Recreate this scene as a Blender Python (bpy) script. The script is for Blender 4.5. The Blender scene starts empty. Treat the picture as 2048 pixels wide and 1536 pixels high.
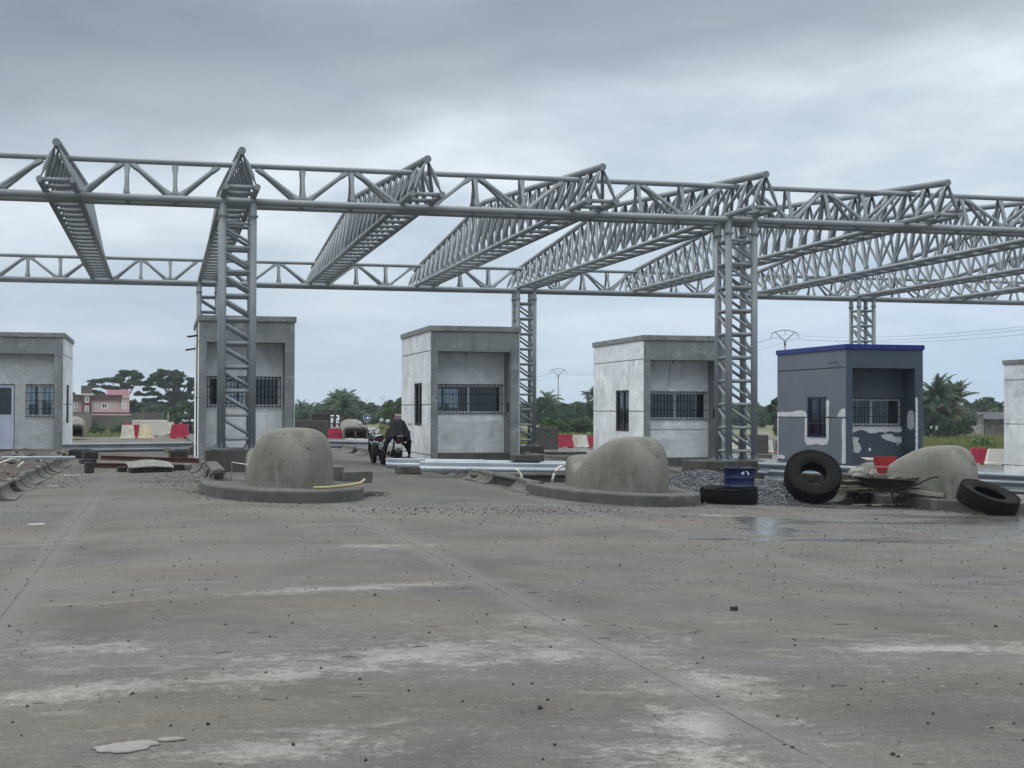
import bpy, math, random
from mathutils import Vector, Matrix
random.seed(7)
C = bpy.context.scene.collection
R = math.radians
PI = math.pi

# ------------------------------------------------------------------ camera
K = 0.0271                      # crossfall of the plaza
CAM_H = 1.44
FPX, YAW, PITCH, ROLL = 2842.77, 0.2409, 0.0187, 0.0028
cam_d = bpy.data.cameras.new('camera'); cam = bpy.data.objects.new('camera', cam_d); C.objects.link(cam)
cam_d.sensor_width = 36.0; cam_d.lens = 36.0 * FPX / 2048.0
cam_d.clip_start = 0.1; cam_d.clip_end = 6000
_F = Vector((math.sin(YAW) * math.cos(PITCH), math.cos(YAW) * math.cos(PITCH), math.sin(PITCH)))
_R = Vector((math.cos(YAW), -math.sin(YAW), 0)); _U = _R.cross(_F)
_R, _U = (_R * math.cos(ROLL) + _U * math.sin(ROLL), _U * math.cos(ROLL) - _R * math.sin(ROLL))
cam.matrix_world = Matrix(((_R.x, _U.x, -_F.x, 0), (_R.y, _U.y, -_F.y, 0), (_R.z, _U.z, -_F.z, CAM_H), (0, 0, 0, 1)))
bpy.context.scene.camera = cam


def at(px, py, d):
    """world point at depth d on the sight line through a photograph pixel (used to site far things)"""
    v = _F + _R * ((px - 1024) / FPX) - _U * ((py - 768) / FPX)
    return Vector((0, 0, CAM_H)) + v * d


# ------------------------------------------------------------------ node helper
class NT:
    def __init__(s, tree):
        s.t = tree; s.L = tree.links

    def n(s, typ, **kw):
        nd = s.t.nodes.new(typ)
        for k, v in kw.items(): setattr(nd, k, v)
        return nd

    def put(s, sock, v):
        if isinstance(v, bpy.types.NodeSocket): s.L.new(v, sock)
        elif isinstance(v, (tuple, list)) and sock.type == 'RGBA' and len(v) == 3: sock.default_value = (*v, 1)
        else: sock.default_value = v

    def math(s, op, a, b=0.0, clamp=False):
        nd = s.n('ShaderNodeMath', operation=op, use_clamp=clamp); s.put(nd.inputs[0], a); s.put(nd.inputs[1], b); return nd.outputs[0]

    def coord(s, kind='Object'):
        return s.n('ShaderNodeTexCoord').outputs[kind]

    def vary(s):
        """object coordinates shifted by a random amount for every object, so that no two share their blotches"""
        r = s.n('ShaderNodeObjectInfo').outputs['Random']; a = s.n('ShaderNodeVectorMath', operation='ADD'); s.L.new(s.coord(), a.inputs[0])
        c = s.n('ShaderNodeCombineXYZ')
        for i, k in enumerate((37.0, 53.0, 19.0)): s.put(c.inputs[i], s.math('MULTIPLY', r, k))
        s.L.new(c.outputs[0], a.inputs[1]); return a.outputs[0]

    def map(s, v, scale=(1, 1, 1), loc=(0, 0, 0), rot=(0, 0, 0)):
        nd = s.n('ShaderNodeMapping'); s.L.new(v, nd.inputs[0])
        nd.inputs['Scale'].default_value = scale; nd.inputs['Location'].default_value = loc; nd.inputs['Rotation'].default_value = rot
        return nd.outputs[0]

    def noise(s, v, scale=1, detail=5, rough=.55, dist=0.0):
        nd = s.n('ShaderNodeTexNoise'); s.L.new(v, nd.inputs['Vector'])
        nd.inputs['Scale'].default_value = scale; nd.inputs['Detail'].default_value = detail
        nd.inputs['Roughness'].default_value = rough; nd.inputs['Distortion'].default_value = dist
        return nd.outputs['Fac']

    def ramp(s, f, stops, interp='LINEAR'):
        nd = s.n('ShaderNodeValToRGB'); s.put(nd.inputs[0], f); cr = nd.color_ramp; cr.interpolation = interp
        while len(cr.elements) < len(stops): cr.elements.new(.5)
        for e, (p, c) in zip(cr.elements, stops):
            e.position = p; e.color = (c, c, c, 1) if not isinstance(c, tuple) else (*c, 1)
        return nd.outputs[0]

    def mix(s, f, a, b, mode='MIX'):
        nd = s.n('ShaderNodeMix', data_type='RGBA', blend_type=mode); s.put(nd.inputs[0], f); s.put(nd.inputs[6], a); s.put(nd.inputs[7], b)
        return nd.outputs[2]

    def xyz(s, v):
        nd = s.n('ShaderNodeSeparateXYZ'); s.L.new(v, nd.inputs[0]); return nd.outputs

    def bump(s, h, strength=.3, dist=.02):
        nd = s.n('ShaderNodeBump'); nd.inputs['Strength'].default_value = strength; nd.inputs['Distance'].default_value = dist
        s.L.new(h, nd.inputs['Height']); return nd.outputs[0]


# ------------------------------------------------------------------ world, sun, exposure
SUN_EL, SUN_AZ = R(58), R(-62)      # azimuth measured from +Y towards +X
scene = bpy.context.scene
scene.view_settings.view_transform = 'Standard'; scene.view_settings.look = 'None'
scene.view_settings.exposure = 0.0; scene.view_settings.gamma = 1.0
w = bpy.data.worlds.new('World'); scene.world = w; w.use_nodes = True
w.node_tree.nodes.clear(); nt = NT(w.node_tree)
sky = nt.n('ShaderNodeTexSky', sky_type='NISHITA', sun_disc=False); sky.sun_elevation = SUN_EL; sky.sun_rotation = SUN_AZ
sky.air_density = 1.0; sky.dust_density = 2.5
gen = nt.coord('Generated')
X_, Y_, Z_ = nt.xyz(gen)[:3]
zz = nt.math('ADD', nt.math('MAXIMUM', Z_, 0.0), 0.13)
cmb = nt.n('ShaderNodeCombineXYZ'); nt.put(cmb.inputs[0], nt.math('DIVIDE', X_, zz)); nt.put(cmb.inputs[1], nt.math('DIVIDE', Y_, zz)); nt.put(cmb.inputs[2], 0.0)
big = nt.noise(nt.map(cmb.outputs[0], scale=(.30, .30, 1), loc=(1.62, .35, 0)), 1.0, 6, .5, .4)
fine = nt.noise(nt.map(cmb.outputs[0], scale=(.85, .85, 1), loc=(3.3, 1.4, 0)), 1.0, 8, .56, .15)
wisp = nt.noise(nt.map(cmb.outputs[0], scale=(1.9, 1.5, 1), loc=(1.3, 7.4, 0)), 1.0, 7, .55, .1)
ed = nt.math('ADD', nt.math('ADD', Z_, nt.math('MULTIPLY', nt.math('SUBTRACT', big, .5), .22)), nt.math('MULTIPLY', nt.math('SUBTRACT', fine, .5), .13))
ed = nt.math('SUBTRACT', ed, nt.math('MULTIPLY', nt.math('SUBTRACT', X_, .2), .13))
deck = nt.ramp(ed, [(.182, 0.0), (.222, .75), (.262, 1.0), (.36, .8), (.5, .25)], 'EASE')
lite = nt.ramp(nt.math('ADD', nt.math('MULTIPLY', fine, .55), nt.math('MULTIPLY', wisp, .45)), [(.36, (.50, .575, .65)), (.48, (.64, .72, .79)), (.60, (.88, .93, .965))])
blue = nt.ramp(X_, [(-.0, (.50, .59, .695)), (.28, (.59, .71, .82)), (.58, (.49, .64, .83))])
lite = nt.mix(nt.ramp(Z_, [(0.0, .85), (.07, .60), (.14, .15), (.22, 0.0)]), lite, blue)
dark = nt.mix(nt.ramp(fine, [(.35, 0.0), (.65, 1.0)]), (.255, .29, .345), (.39, .435, .505))
base = nt.mix(deck, lite, dark)
skyc = nt.mix(1.0, sky.outputs[0], (.1, .1, .1), 'MULTIPLY')
allc = nt.mix(.97, skyc, nt.mix(1.0, base, (.97, 1.0, 1.025), 'MULTIPLY'))
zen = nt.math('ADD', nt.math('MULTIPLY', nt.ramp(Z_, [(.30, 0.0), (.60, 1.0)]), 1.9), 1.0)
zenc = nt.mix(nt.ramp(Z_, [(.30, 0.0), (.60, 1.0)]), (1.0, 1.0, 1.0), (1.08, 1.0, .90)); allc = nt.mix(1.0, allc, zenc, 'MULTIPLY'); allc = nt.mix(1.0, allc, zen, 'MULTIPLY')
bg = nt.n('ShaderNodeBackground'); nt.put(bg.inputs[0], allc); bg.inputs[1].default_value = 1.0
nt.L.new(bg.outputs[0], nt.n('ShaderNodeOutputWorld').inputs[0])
sd = bpy.data.lights.new('sun', 'SUN'); sun = bpy.data.objects.new('sun', sd); C.objects.link(sun)
sd.energy = 1.2; sd.angle = R(25); sd.color = (1.0, .97, .92)
_sv = Vector((math.sin(SUN_AZ) * math.cos(SUN_EL), math.cos(SUN_AZ) * math.cos(SUN_EL), math.sin(SUN_EL)))
sun.rotation_euler = _sv.to_track_quat('Z', 'Y').to_euler()


# ------------------------------------------------------------------ materials
def mat(name, fn=None, col=(.5, .5, .5), rough=.6, metal=0.0, spec=.5):
    m = bpy.data.materials.new(name); m.use_nodes = True
    t = NT(m.node_tree); b = m.node_tree.nodes['Principled BSDF']
    b.inputs['Base Color'].default_value = (*col, 1); b.inputs['Roughness'].default_value = rough; b.inputs['Metallic'].default_value = metal
    b.inputs['Specular IOR Level'].default_value = spec
    if fn: fn(t, b)
    return m


def blotch(c1, c2, scale=2.0, rough=.8, bump=.2, c3=None, fine=40, metal=0.0, lo=.35, hi=.65, spec=.4, sc3=(1, 1, 1)):
    def f(t, b):
        co = t.map(t.vary(), scale=sc3)
        n = t.noise(co, scale, 6, .6)
        c = t.ramp(n, [(lo, c1), (hi, c2)])
        if c3:
            n2 = t.noise(t.map(co, loc=(5, 3, 1)), scale * 2.3, 5, .65)
            c = t.mix(t.ramp(n2, [(.54, 0.0), (.66, 1.0)]), c, c3)
        fi = t.noise(co, fine, 4, .6)
        c = t.mix(.35, c, t.mix(1.0, c, t.ramp(fi, [(.3, .6), (.7, 1.25)]), 'MULTIPLY'))
        t.put(b.inputs['Base Color'], c); b.inputs['Roughness'].default_value = rough; b.inputs['Metallic'].default_value = metal
        b.inputs['Specular IOR Level'].default_value = spec
        if bump: t.put(b.inputs['Normal'], t.bump(t.math('ADD', n, fi), bump, .01))
    return f


M = {}
def _steel(t, b):
    co = t.coord(); n = t.noise(co, .9, 6, .6); f = t.noise(co, 30, 4, .6)
    c = t.ramp(n, [(.3, (.175, .198, .215)), (.55, (.225, .25, .268)), (.72, (.275, .30, .317))])
    c = t.mix(t.ramp(t.noise(t.map(co, loc=(4, 4, 4)), 5.5, 5, .7), [(.66, 0.0), (.72, .55)]), c, (.29, .31, .325))
    c = t.mix(t.ramp(t.noise(t.map(co, loc=(9, 1, 2)), 4.2, 6, .7), [(.68, 0.0), (.73, .6)]), c, (.10, .075, .06))
    t.put(b.inputs['Base Color'], t.mix(.3, c, t.mix(1.0, c, t.ramp(f, [(.3, .6), (.7, 1.3)]), 'MULTIPLY')))
    t.put(b.inputs['Roughness'], t.ramp(n, [(.3, .36), (.7, .52)]))
M['steel'] = mat('grey_steel_paint', _steel)
M['steel_end'] = M['steel']
def wallmat(c1, c2, c3, c4, drip):
    """hand-trowelled render: cloudy ground, sweeping trowel bands, damp patches, water runs from the top"""
    def f(t, b):
        co = t.vary(); n = t.noise(co, .9, 7, .62, .6); c = t.ramp(n, [(.26, c1), (.74, c2)])
        tr = t.noise(t.map(co, scale=(1.2, 1.2, 5.0), rot=(.3, .25, 0)), 1.0, 6, .6, 1.2); c = t.mix(1.0, c, t.ramp(tr, [(.3, .88), (.5, 1.0), (.7, 1.08)]), 'MULTIPLY')
        d = t.noise(t.map(co, loc=(5, 3, 1), scale=(1, 1, .8)), 1.5, 6, .66, .4); c = t.mix(t.ramp(d, [(.56, 0.0), (.62, .4), (.72, .7)]), c, c3)
        l = t.noise(t.map(co, loc=(2, 8, 4)), 1.9, 7, .68, .5); c = t.mix(t.ramp(l, [(.58, 0.0), (.62, .6)]), c, c4)
        r = t.noise(t.map(co, scale=(9, 9, .45)), 1.0, 5, .6); c = t.mix(t.math('MULTIPLY', t.ramp(r, [(.55, 0.0), (.70, 1.0)]), drip), c, t.mix(1.0, c, (.55, .55, .54), 'MULTIPLY'))
        fi = t.noise(co, 42, 4, .65); c = t.mix(.4, c, t.mix(1.0, c, t.ramp(fi, [(.3, .6), (.7, 1.25)]), 'MULTIPLY'))
        t.put(b.inputs['Base Color'], c); b.inputs['Roughness'].default_value = .9; b.inputs['Specular IOR Level'].default_value = .3
        t.put(b.inputs['Normal'], t.bump(t.math('ADD', tr, t.math('MULTIPLY', fi, .4)), .25, .012))
    return f
M['plaster'] = mat('white_skim_plaster', wallmat((0.6085, 0.6329, 0.6572), (0.9623, 0.9906, 1.0189), (0.4625, 0.4868, 0.5112), (1.0472, 1.0756, 1.1039), .35))
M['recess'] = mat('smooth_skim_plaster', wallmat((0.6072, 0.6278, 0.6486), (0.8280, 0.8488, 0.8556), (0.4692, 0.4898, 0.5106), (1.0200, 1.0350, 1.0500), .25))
M['cement'] = mat('bare_cement_render', wallmat((0.1836, 0.1966, 0.2052), (0.2862, 0.3024, 0.3110), (0.1350, 0.1436, 0.1512), (0.3780, 0.3942, 0.4018), .6))
M['recess_grey'] = mat('grey_skim_plaster', wallmat((0.4032, 0.4193, 0.4368), (0.5645, 0.5806, 0.5914), (0.3158, 0.3293, 0.3427), (0.6720, 0.6854, 0.6989), .4))
M['slab'] = mat('roof_slab_concrete', blotch((.20, .21, .215), (.30, .31, .31), 2.2, .9, .3, (.13, .14, .14)))
M['slate'] = mat('slate_grey_paint', blotch((0.1257, 0.1464, 0.1793), (0.1488, 0.1708, 0.2062), .8, .6, .04, fine=25))
M['slate_front'] = mat('dark_slate_front', blotch((0.0538, 0.0742, 0.1024), (0.0691, 0.0896, 0.1203), .8, .55, .04, fine=25))  # darker slate tone for the portal, recessed wall and rear wall
M['filler'] = mat('white_wall_filler', blotch((0.575, 0.586, 0.621), (0.667, 0.678, 0.713), 2.5, .9, .1))
M['blue_trim'] = mat('royal_blue_paint', blotch((.008, .018, .17), (.012, .026, .21), 2, .45, .05))
M['concrete_dark'] = mat('weathered_dark_concrete', blotch((0.059, 0.058, 0.052), (0.087, 0.085, 0.078), 2.0, .92, .35, (0.038, 0.038, 0.032)))
def _mound(t, b):
    co = t.coord(); n = t.noise(co, 1.3, 6, .6); c = t.ramp(n, [(.3, (0.121, 0.117, 0.100)), (.7, (0.191, 0.186, 0.164))])
    st = t.noise(t.map(co, scale=(7, 7, .7)), 1.0, 5, .6); c = t.mix(t.ramp(st, [(.55, 0.0), (.75, .6)]), c, (0.257, 0.250, 0.226))
    mo = t.noise(t.map(co, loc=(3, 1, 2)), 2.4, 6, .65); c = t.mix(t.ramp(mo, [(.55, 0.0), (.72, .7)]), c, (0.066, 0.068, 0.048))
    fi = t.noise(co, 45, 4, .6); c = t.mix(.4, c, t.mix(1.0, c, t.ramp(fi, [(.3, .55), (.7, 1.25)]), 'MULTIPLY'))
    pk = t.noise(co, 9, 2, .5); c = t.mix(t.ramp(pk, [(.70, 0.0), (.74, .8)]), c, (0.047, 0.047, 0.043))
    zc = t.xyz(t.coord())[2]; sh = t.math('ABSOLUTE', t.math('SUBTRACT', t.math('MODULO', t.math('ADD', zc, t.math('MULTIPLY', n, .05)), .37), .185)); c = t.mix(t.ramp(sh, [(0.0, .55), (.012, 0.0)]), c, (.09, .09, .08))
    t.put(b.inputs['Base Color'], c); b.inputs['Roughness'].default_value = .93
    t.put(b.inputs['Normal'], t.bump(t.math('ADD', n, t.math('MULTIPLY', fi, .6)), .5, .02))
M['mound'] = mat('stained_cast_concrete', _mound)
M['island'] = mat('island_concrete', blotch((0.065, 0.064, 0.059), (0.099, 0.097, 0.091), 1.6, .92, .3, (0.124, 0.121, 0.112)))
M['kerb'] = mat('kerbstone_concrete', blotch((0.0784, 0.0743, 0.0661), (0.1333, 0.1286, 0.1159), 3, .9, .3, (0.0555, 0.0544, 0.0473)))
M['galv'] = mat('galvanised_steel', blotch((.40, .44, .48), (.54, .58, .62), 1.2, .42, .05, metal=.75))
M['galv_dull'] = mat('dull_galvanised_steel', blotch((.22, .245, .27), (.32, .345, .37), 1.2, .5, .05, metal=.55))
M['rubber'] = mat('worn_tyre_rubber', blotch((0.0025, 0.0025, 0.0035), (0.0060, 0.0065, 0.0070), 5, .85, .3, (0.0105, 0.0110, 0.0115), spec=.18))
M['black'] = mat('black_plastic', blotch((.008, .008, .010), (.016, .016, .018), 8, .4, .05))
M['blackmat'] = mat('matt_black_iron', blotch((.010, .010, .012), (.022, .021, .021), 8, .65, .05))
M['grille'] = mat('dark_window_bars', blotch((.012, .014, .018), (.03, .03, .036), 12, .5, .05))
M['blue_grille'] = mat('navy_window_bars', blotch((.006, .012, .06), (.012, .02, .10), 12, .4, .05))
M['alu'] = mat('white_aluminium', blotch((.42, .44, .48), (.55, .57, .60), 2, .4, .03))
M['door_white'] = mat('lavender_white_door', blotch((.46, .49, .62), (.54, .57, .70), 1.5, .4, .03))
M['void'] = mat('dark_opening', col=(.010, .011, .013), rough=.8)
M['inside'] = mat('unpainted_interior', blotch((.16, .165, .17), (.24, .245, .25), 1.5, .9, .1))
M['red_plastic'] = mat('red_barrier_plastic', blotch((.30, .010, .040), (.40, .016, .058), 2.5, .5, .08))
M['white_plastic'] = mat('faded_white_plastic', blotch((0.5270, 0.5100, 0.4420), (0.6630, 0.6460, 0.5950), 2.0, .5, .08, (0.4675, 0.3910, 0.2550)))
M['yellow_plastic'] = mat('yellowed_plastic', blotch((.55, .44, .26), (.72, .64, .48), 1.6, .55, .08))
M['rust'] = mat('rusty_red_oxide_steel', blotch((.065, .022, .018), (.12, .040, .032), 3, .75, .3, (.06, .04, .03)))
M['rust_dark'] = mat('dark_rusty_iron', blotch((0.0131, 0.0095, 0.0077), (0.0327, 0.0238, 0.0190), 6, .8, .3, (0.0536, 0.0298, 0.0179)))
M['wood'] = mat('weathered_timber', blotch((.10, .075, .05), (.24, .20, .15), 5, .85, .3, (.30, .27, .22), sc3=(1, 6, 6)))
M['wood_pale'] = mat('pale_plank', blotch((0.2040, 0.1836, 0.1496), (0.3264, 0.2992, 0.2584), 5, .8, .2, sc3=(1, 6, 6)))
M['drum'] = mat('dark_blue_drum_paint', blotch((0.0030, 0.0063, 0.0348), (0.0063, 0.0141, 0.0789), 3, .4, .1, (0.0048, 0.0048, 0.0096)))
M['white_paint'] = mat('white_paint', blotch((.65, .67, .70), (.8, .8, .82), 8, .6, .05))
M['navy_paint'] = mat('traffic_sign_blue', col=(.008, .025, .12), rough=.4)
M['sack'] = mat('woven_white_sack', blotch((0.2108, 0.2046, 0.1860), (0.3410, 0.3286, 0.3038), 6, .9, .6, (0.1116, 0.1054, 0.0930)))
M['paper'] = mat('white_paper', blotch((.38, .37, .35), (.46, .455, .44), 4, .8, .1))
M['red_metal'] = mat('red_painted_metal', blotch((.22, .010, .016), (.32, .018, .026), 4, .45, .1, (.13, .02, .02)))
M['pvc'] = mat('cream_pvc_pipe', blotch((.55, .52, .42), (.70, .67, .58), 4, .5, .05))
M['hose'] = mat('yellow_pipe', blotch((0.3500, 0.2800, 0.1190), (0.4340, 0.3640, 0.1890), 4, .5, .05))
M['chrome'] = mat('chrome', col=(.75, .76, .78), rough=.18, metal=1.0)
M['tarp'] = mat('black_tarpaulin', blotch((0.0024, 0.0024, 0.0042), (0.0048, 0.0054, 0.0078), 4, .8, .4, spec=.15))
M['plate'] = mat('number_plate', blotch((.55, .56, .58), (.68, .69, .70), 6, .5, .05))
M['lamp_red'] = mat('red_lens', col=(.07, .005, .006), rough=.3)
M['lamp_clear'] = mat('clear_lens', col=(.6, .62, .64), rough=.2)
M['car_white'] = mat('white_car_paint', blotch((.62, .63, .64), (.70, .71, .72), 1, .25, 0))
M['car_red'] = mat('dark_red_car_paint', blotch((.10, .012, .018), (.14, .016, .024), 1, .25, 0))
M['car_glass'] = mat('tinted_car_glass', col=(.02, .025, .03), rough=.08)
M['house_pink'] = mat('pink_beige_render', blotch((0.4416, 0.3381, 0.3243), (0.5520, 0.4278, 0.4140), .5, .85, .05))
M['house_maroon'] = mat('maroon_render', blotch((0.138, 0.043, 0.058), (0.180, 0.058, 0.072), .6, .8, .05))
M['house_brown'] = mat('brown_eaves_band', blotch((.085, .048, .048), (.115, .065, .064), .6, .85, .05))
M['house_grey'] = mat('unfinished_block_tower', blotch((.085, .075, .070), (.12, .105, .10), 1.2, .9, .1))
M['house_cream'] = mat('cream_moulding', blotch((.48, .42, .39), (.58, .52, .48), 1, .8, .05))
M['roof_red'] = mat('crimson_sheet_roof', blotch((0.1224, 0.0110, 0.0275), (0.1652, 0.0159, 0.0367), .8, .5, .05))
M['compound'] = mat('brown_block_wall', blotch((.085, .078, .068), (.13, .118, .10), .5, .9, .2, (.06, .062, .045)))
M['compound_tan'] = mat('tan_block_wall', blotch((.14, .125, .105), (.19, .17, .145), .5, .9, .2))
M['shed_wall'] = mat('peeling_white_wall', blotch((.28, .26, .24), (.42, .40, .38), .8, .9, .1, (.16, .12, .10)))
M['shed_mottled'] = mat('mottled_plaster_wall', blotch((.10, .075, .065), (.22, .19, .17), .9, .9, .1, (.36, .33, .30)))
M['shed_roof'] = mat('dark_sheet_roof', blotch((.012, .013, .015), (.03, .032, .035), 1.2, .6, .1))
M['pole'] = mat('power_pole_concrete', blotch((.22, .22, .21), (.30, .30, .29), 1, .85, .1))
M['pole_iron'] = mat('galvanised_crossarm', col=(.10, .115, .12), rough=.6)
M['wire'] = mat('cable', col=(.09, .10, .12), rough=.6)
M['soil'] = mat('red_brown_soil', blotch((0.0408, 0.0288, 0.0229), (0.0748, 0.0560, 0.0458), 2.5, .95, .6, (0.0952, 0.0960, 0.0880)))
M['rubble'] = mat('broken_concrete', blotch((.14, .135, .13), (.30, .29, .27), 4, .95, .4))
M['rubble_dark'] = mat('dark_waste', blotch((.018, .018, .018), (.05, .047, .043), 6, .9, .4))
def _gravel(t, b):
    g = t.n('ShaderNodeNewGeometry').outputs['Random Per Island']
    c = t.ramp(g, [(0.0, (0.041, 0.047, 0.055)), (.5, (0.083, 0.091, 0.102)), (1.0, (0.149, 0.157, 0.171))])
    t.put(b.inputs['Base Color'], c); b.inputs['Roughness'].default_value = .85
M['gravel'] = mat('crushed_grey_stone', _gravel)
M['chips'] = mat('dark_stone_chips', blotch((.014, .014, .014), (.045, .043, .04), 9, .9, .2))
M['corr'] = mat('white_corrugated_sheet', blotch((0.2387, 0.2387, 0.2310), (0.3003, 0.3003, 0.2926), 5, .6, .1, (0.1155, 0.1001, 0.0847)))
M['earth_bin'] = mat('black_container_steel', blotch((.010, .011, .010), (.022, .023, .020), 1, .6, .1))
M['splat'] = mat('dried_cement_slurry', blotch((0.1686, 0.1623, 0.1518), (0.2192, 0.2108, 0.1982), 5, .9, .3))
M['bark'] = mat('tree_bark', blotch((.05, .042, .034), (.10, .085, .07), 3, .95, .4))
M['dark_road'] = mat('worn_road_asphalt', blotch((.16, .165, .165), (.21, .215, .215), .2, .85, .1))


def leafmat(name, c1, c2, trans=.25):
    m = bpy.data.materials.new(name); m.use_nodes = True; t = NT(m.node_tree); b = m.node_tree.nodes['Principled BSDF']
    g = t.n('ShaderNodeNewGeometry').outputs['Random Per Island']
    n = t.noise(t.coord(), .45, 3, .6)
    f = t.math('ADD', t.math('MULTIPLY', g, .5), t.math('MULTIPLY', n, .55), True)
    c = t.ramp(f, [(.15, c1), (.85, c2)])
    t.put(b.inputs['Base Color'], c); b.inputs['Roughness'].default_value = .6; b.inputs['Specular IOR Level'].default_value = .25
    tr = t.n('ShaderNodeBsdfTranslucent'); t.put(tr.inputs[0], c)
    mx = t.n('ShaderNodeMixShader'); mx.inputs[0].default_value = trans
    t.L.new(b.outputs[0], mx.inputs[1]); t.L.new(tr.outputs[0], mx.inputs[2])
    t.L.new(mx.outputs[0], m.node_tree.nodes['Material Output'].inputs[0])
    return m


M['leaf_dark'] = leafmat('dark_green_leaves', (.016, .042, .024), (.070, .118, .055))
M['leaf_mid'] = leafmat('mid_green_leaves', (.024, .060, .022), (.088, .150, .050))
M['leaf_bright'] = leafmat('bright_green_leaves', (.040, .085, .022), (.115, .18, .055))
M['leaf_palm'] = leafmat('palm_fronds', (.020, .045, .026), (.070, .11, .055))
M['leaf_dry'] = leafmat('dry_palm_fronds', (.065, .058, .030), (.15, .125, .07))
M['grass'] = leafmat('long_field_grass', (.060, .085, .020), (.20, .21, .075), .3)


def glassmat(name, tint, mixf):
    m = bpy.data.materials.new(name); m.use_nodes = True; t = NT(m.node_tree); m.node_tree.nodes.clear()
    gl = t.n('ShaderNodeBsdfGlossy'); gl.inputs[0].default_value = (.75, .8, .85, 1); gl.inputs[1].default_value = .04
    tr = t.n('ShaderNodeBsdfTransparent'); tr.inputs[0].default_value = (*tint, 1)
    fr = t.n('ShaderNodeFresnel'); fr.inputs[0].default_value = 1.5
    mx = t.n('ShaderNodeMixShader'); t.put(mx.inputs[0], t.math('ADD', fr.outputs[0], mixf, True))
    t.L.new(tr.outputs[0], mx.inputs[1]); t.L.new(gl.outputs[0], mx.inputs[2])
    t.L.new(mx.outputs[0], t.n('ShaderNodeOutputMaterial').inputs[0])
    return m


M['glass'] = glassmat('tinted_window_glass', (.62, .66, .68), .02)


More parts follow.
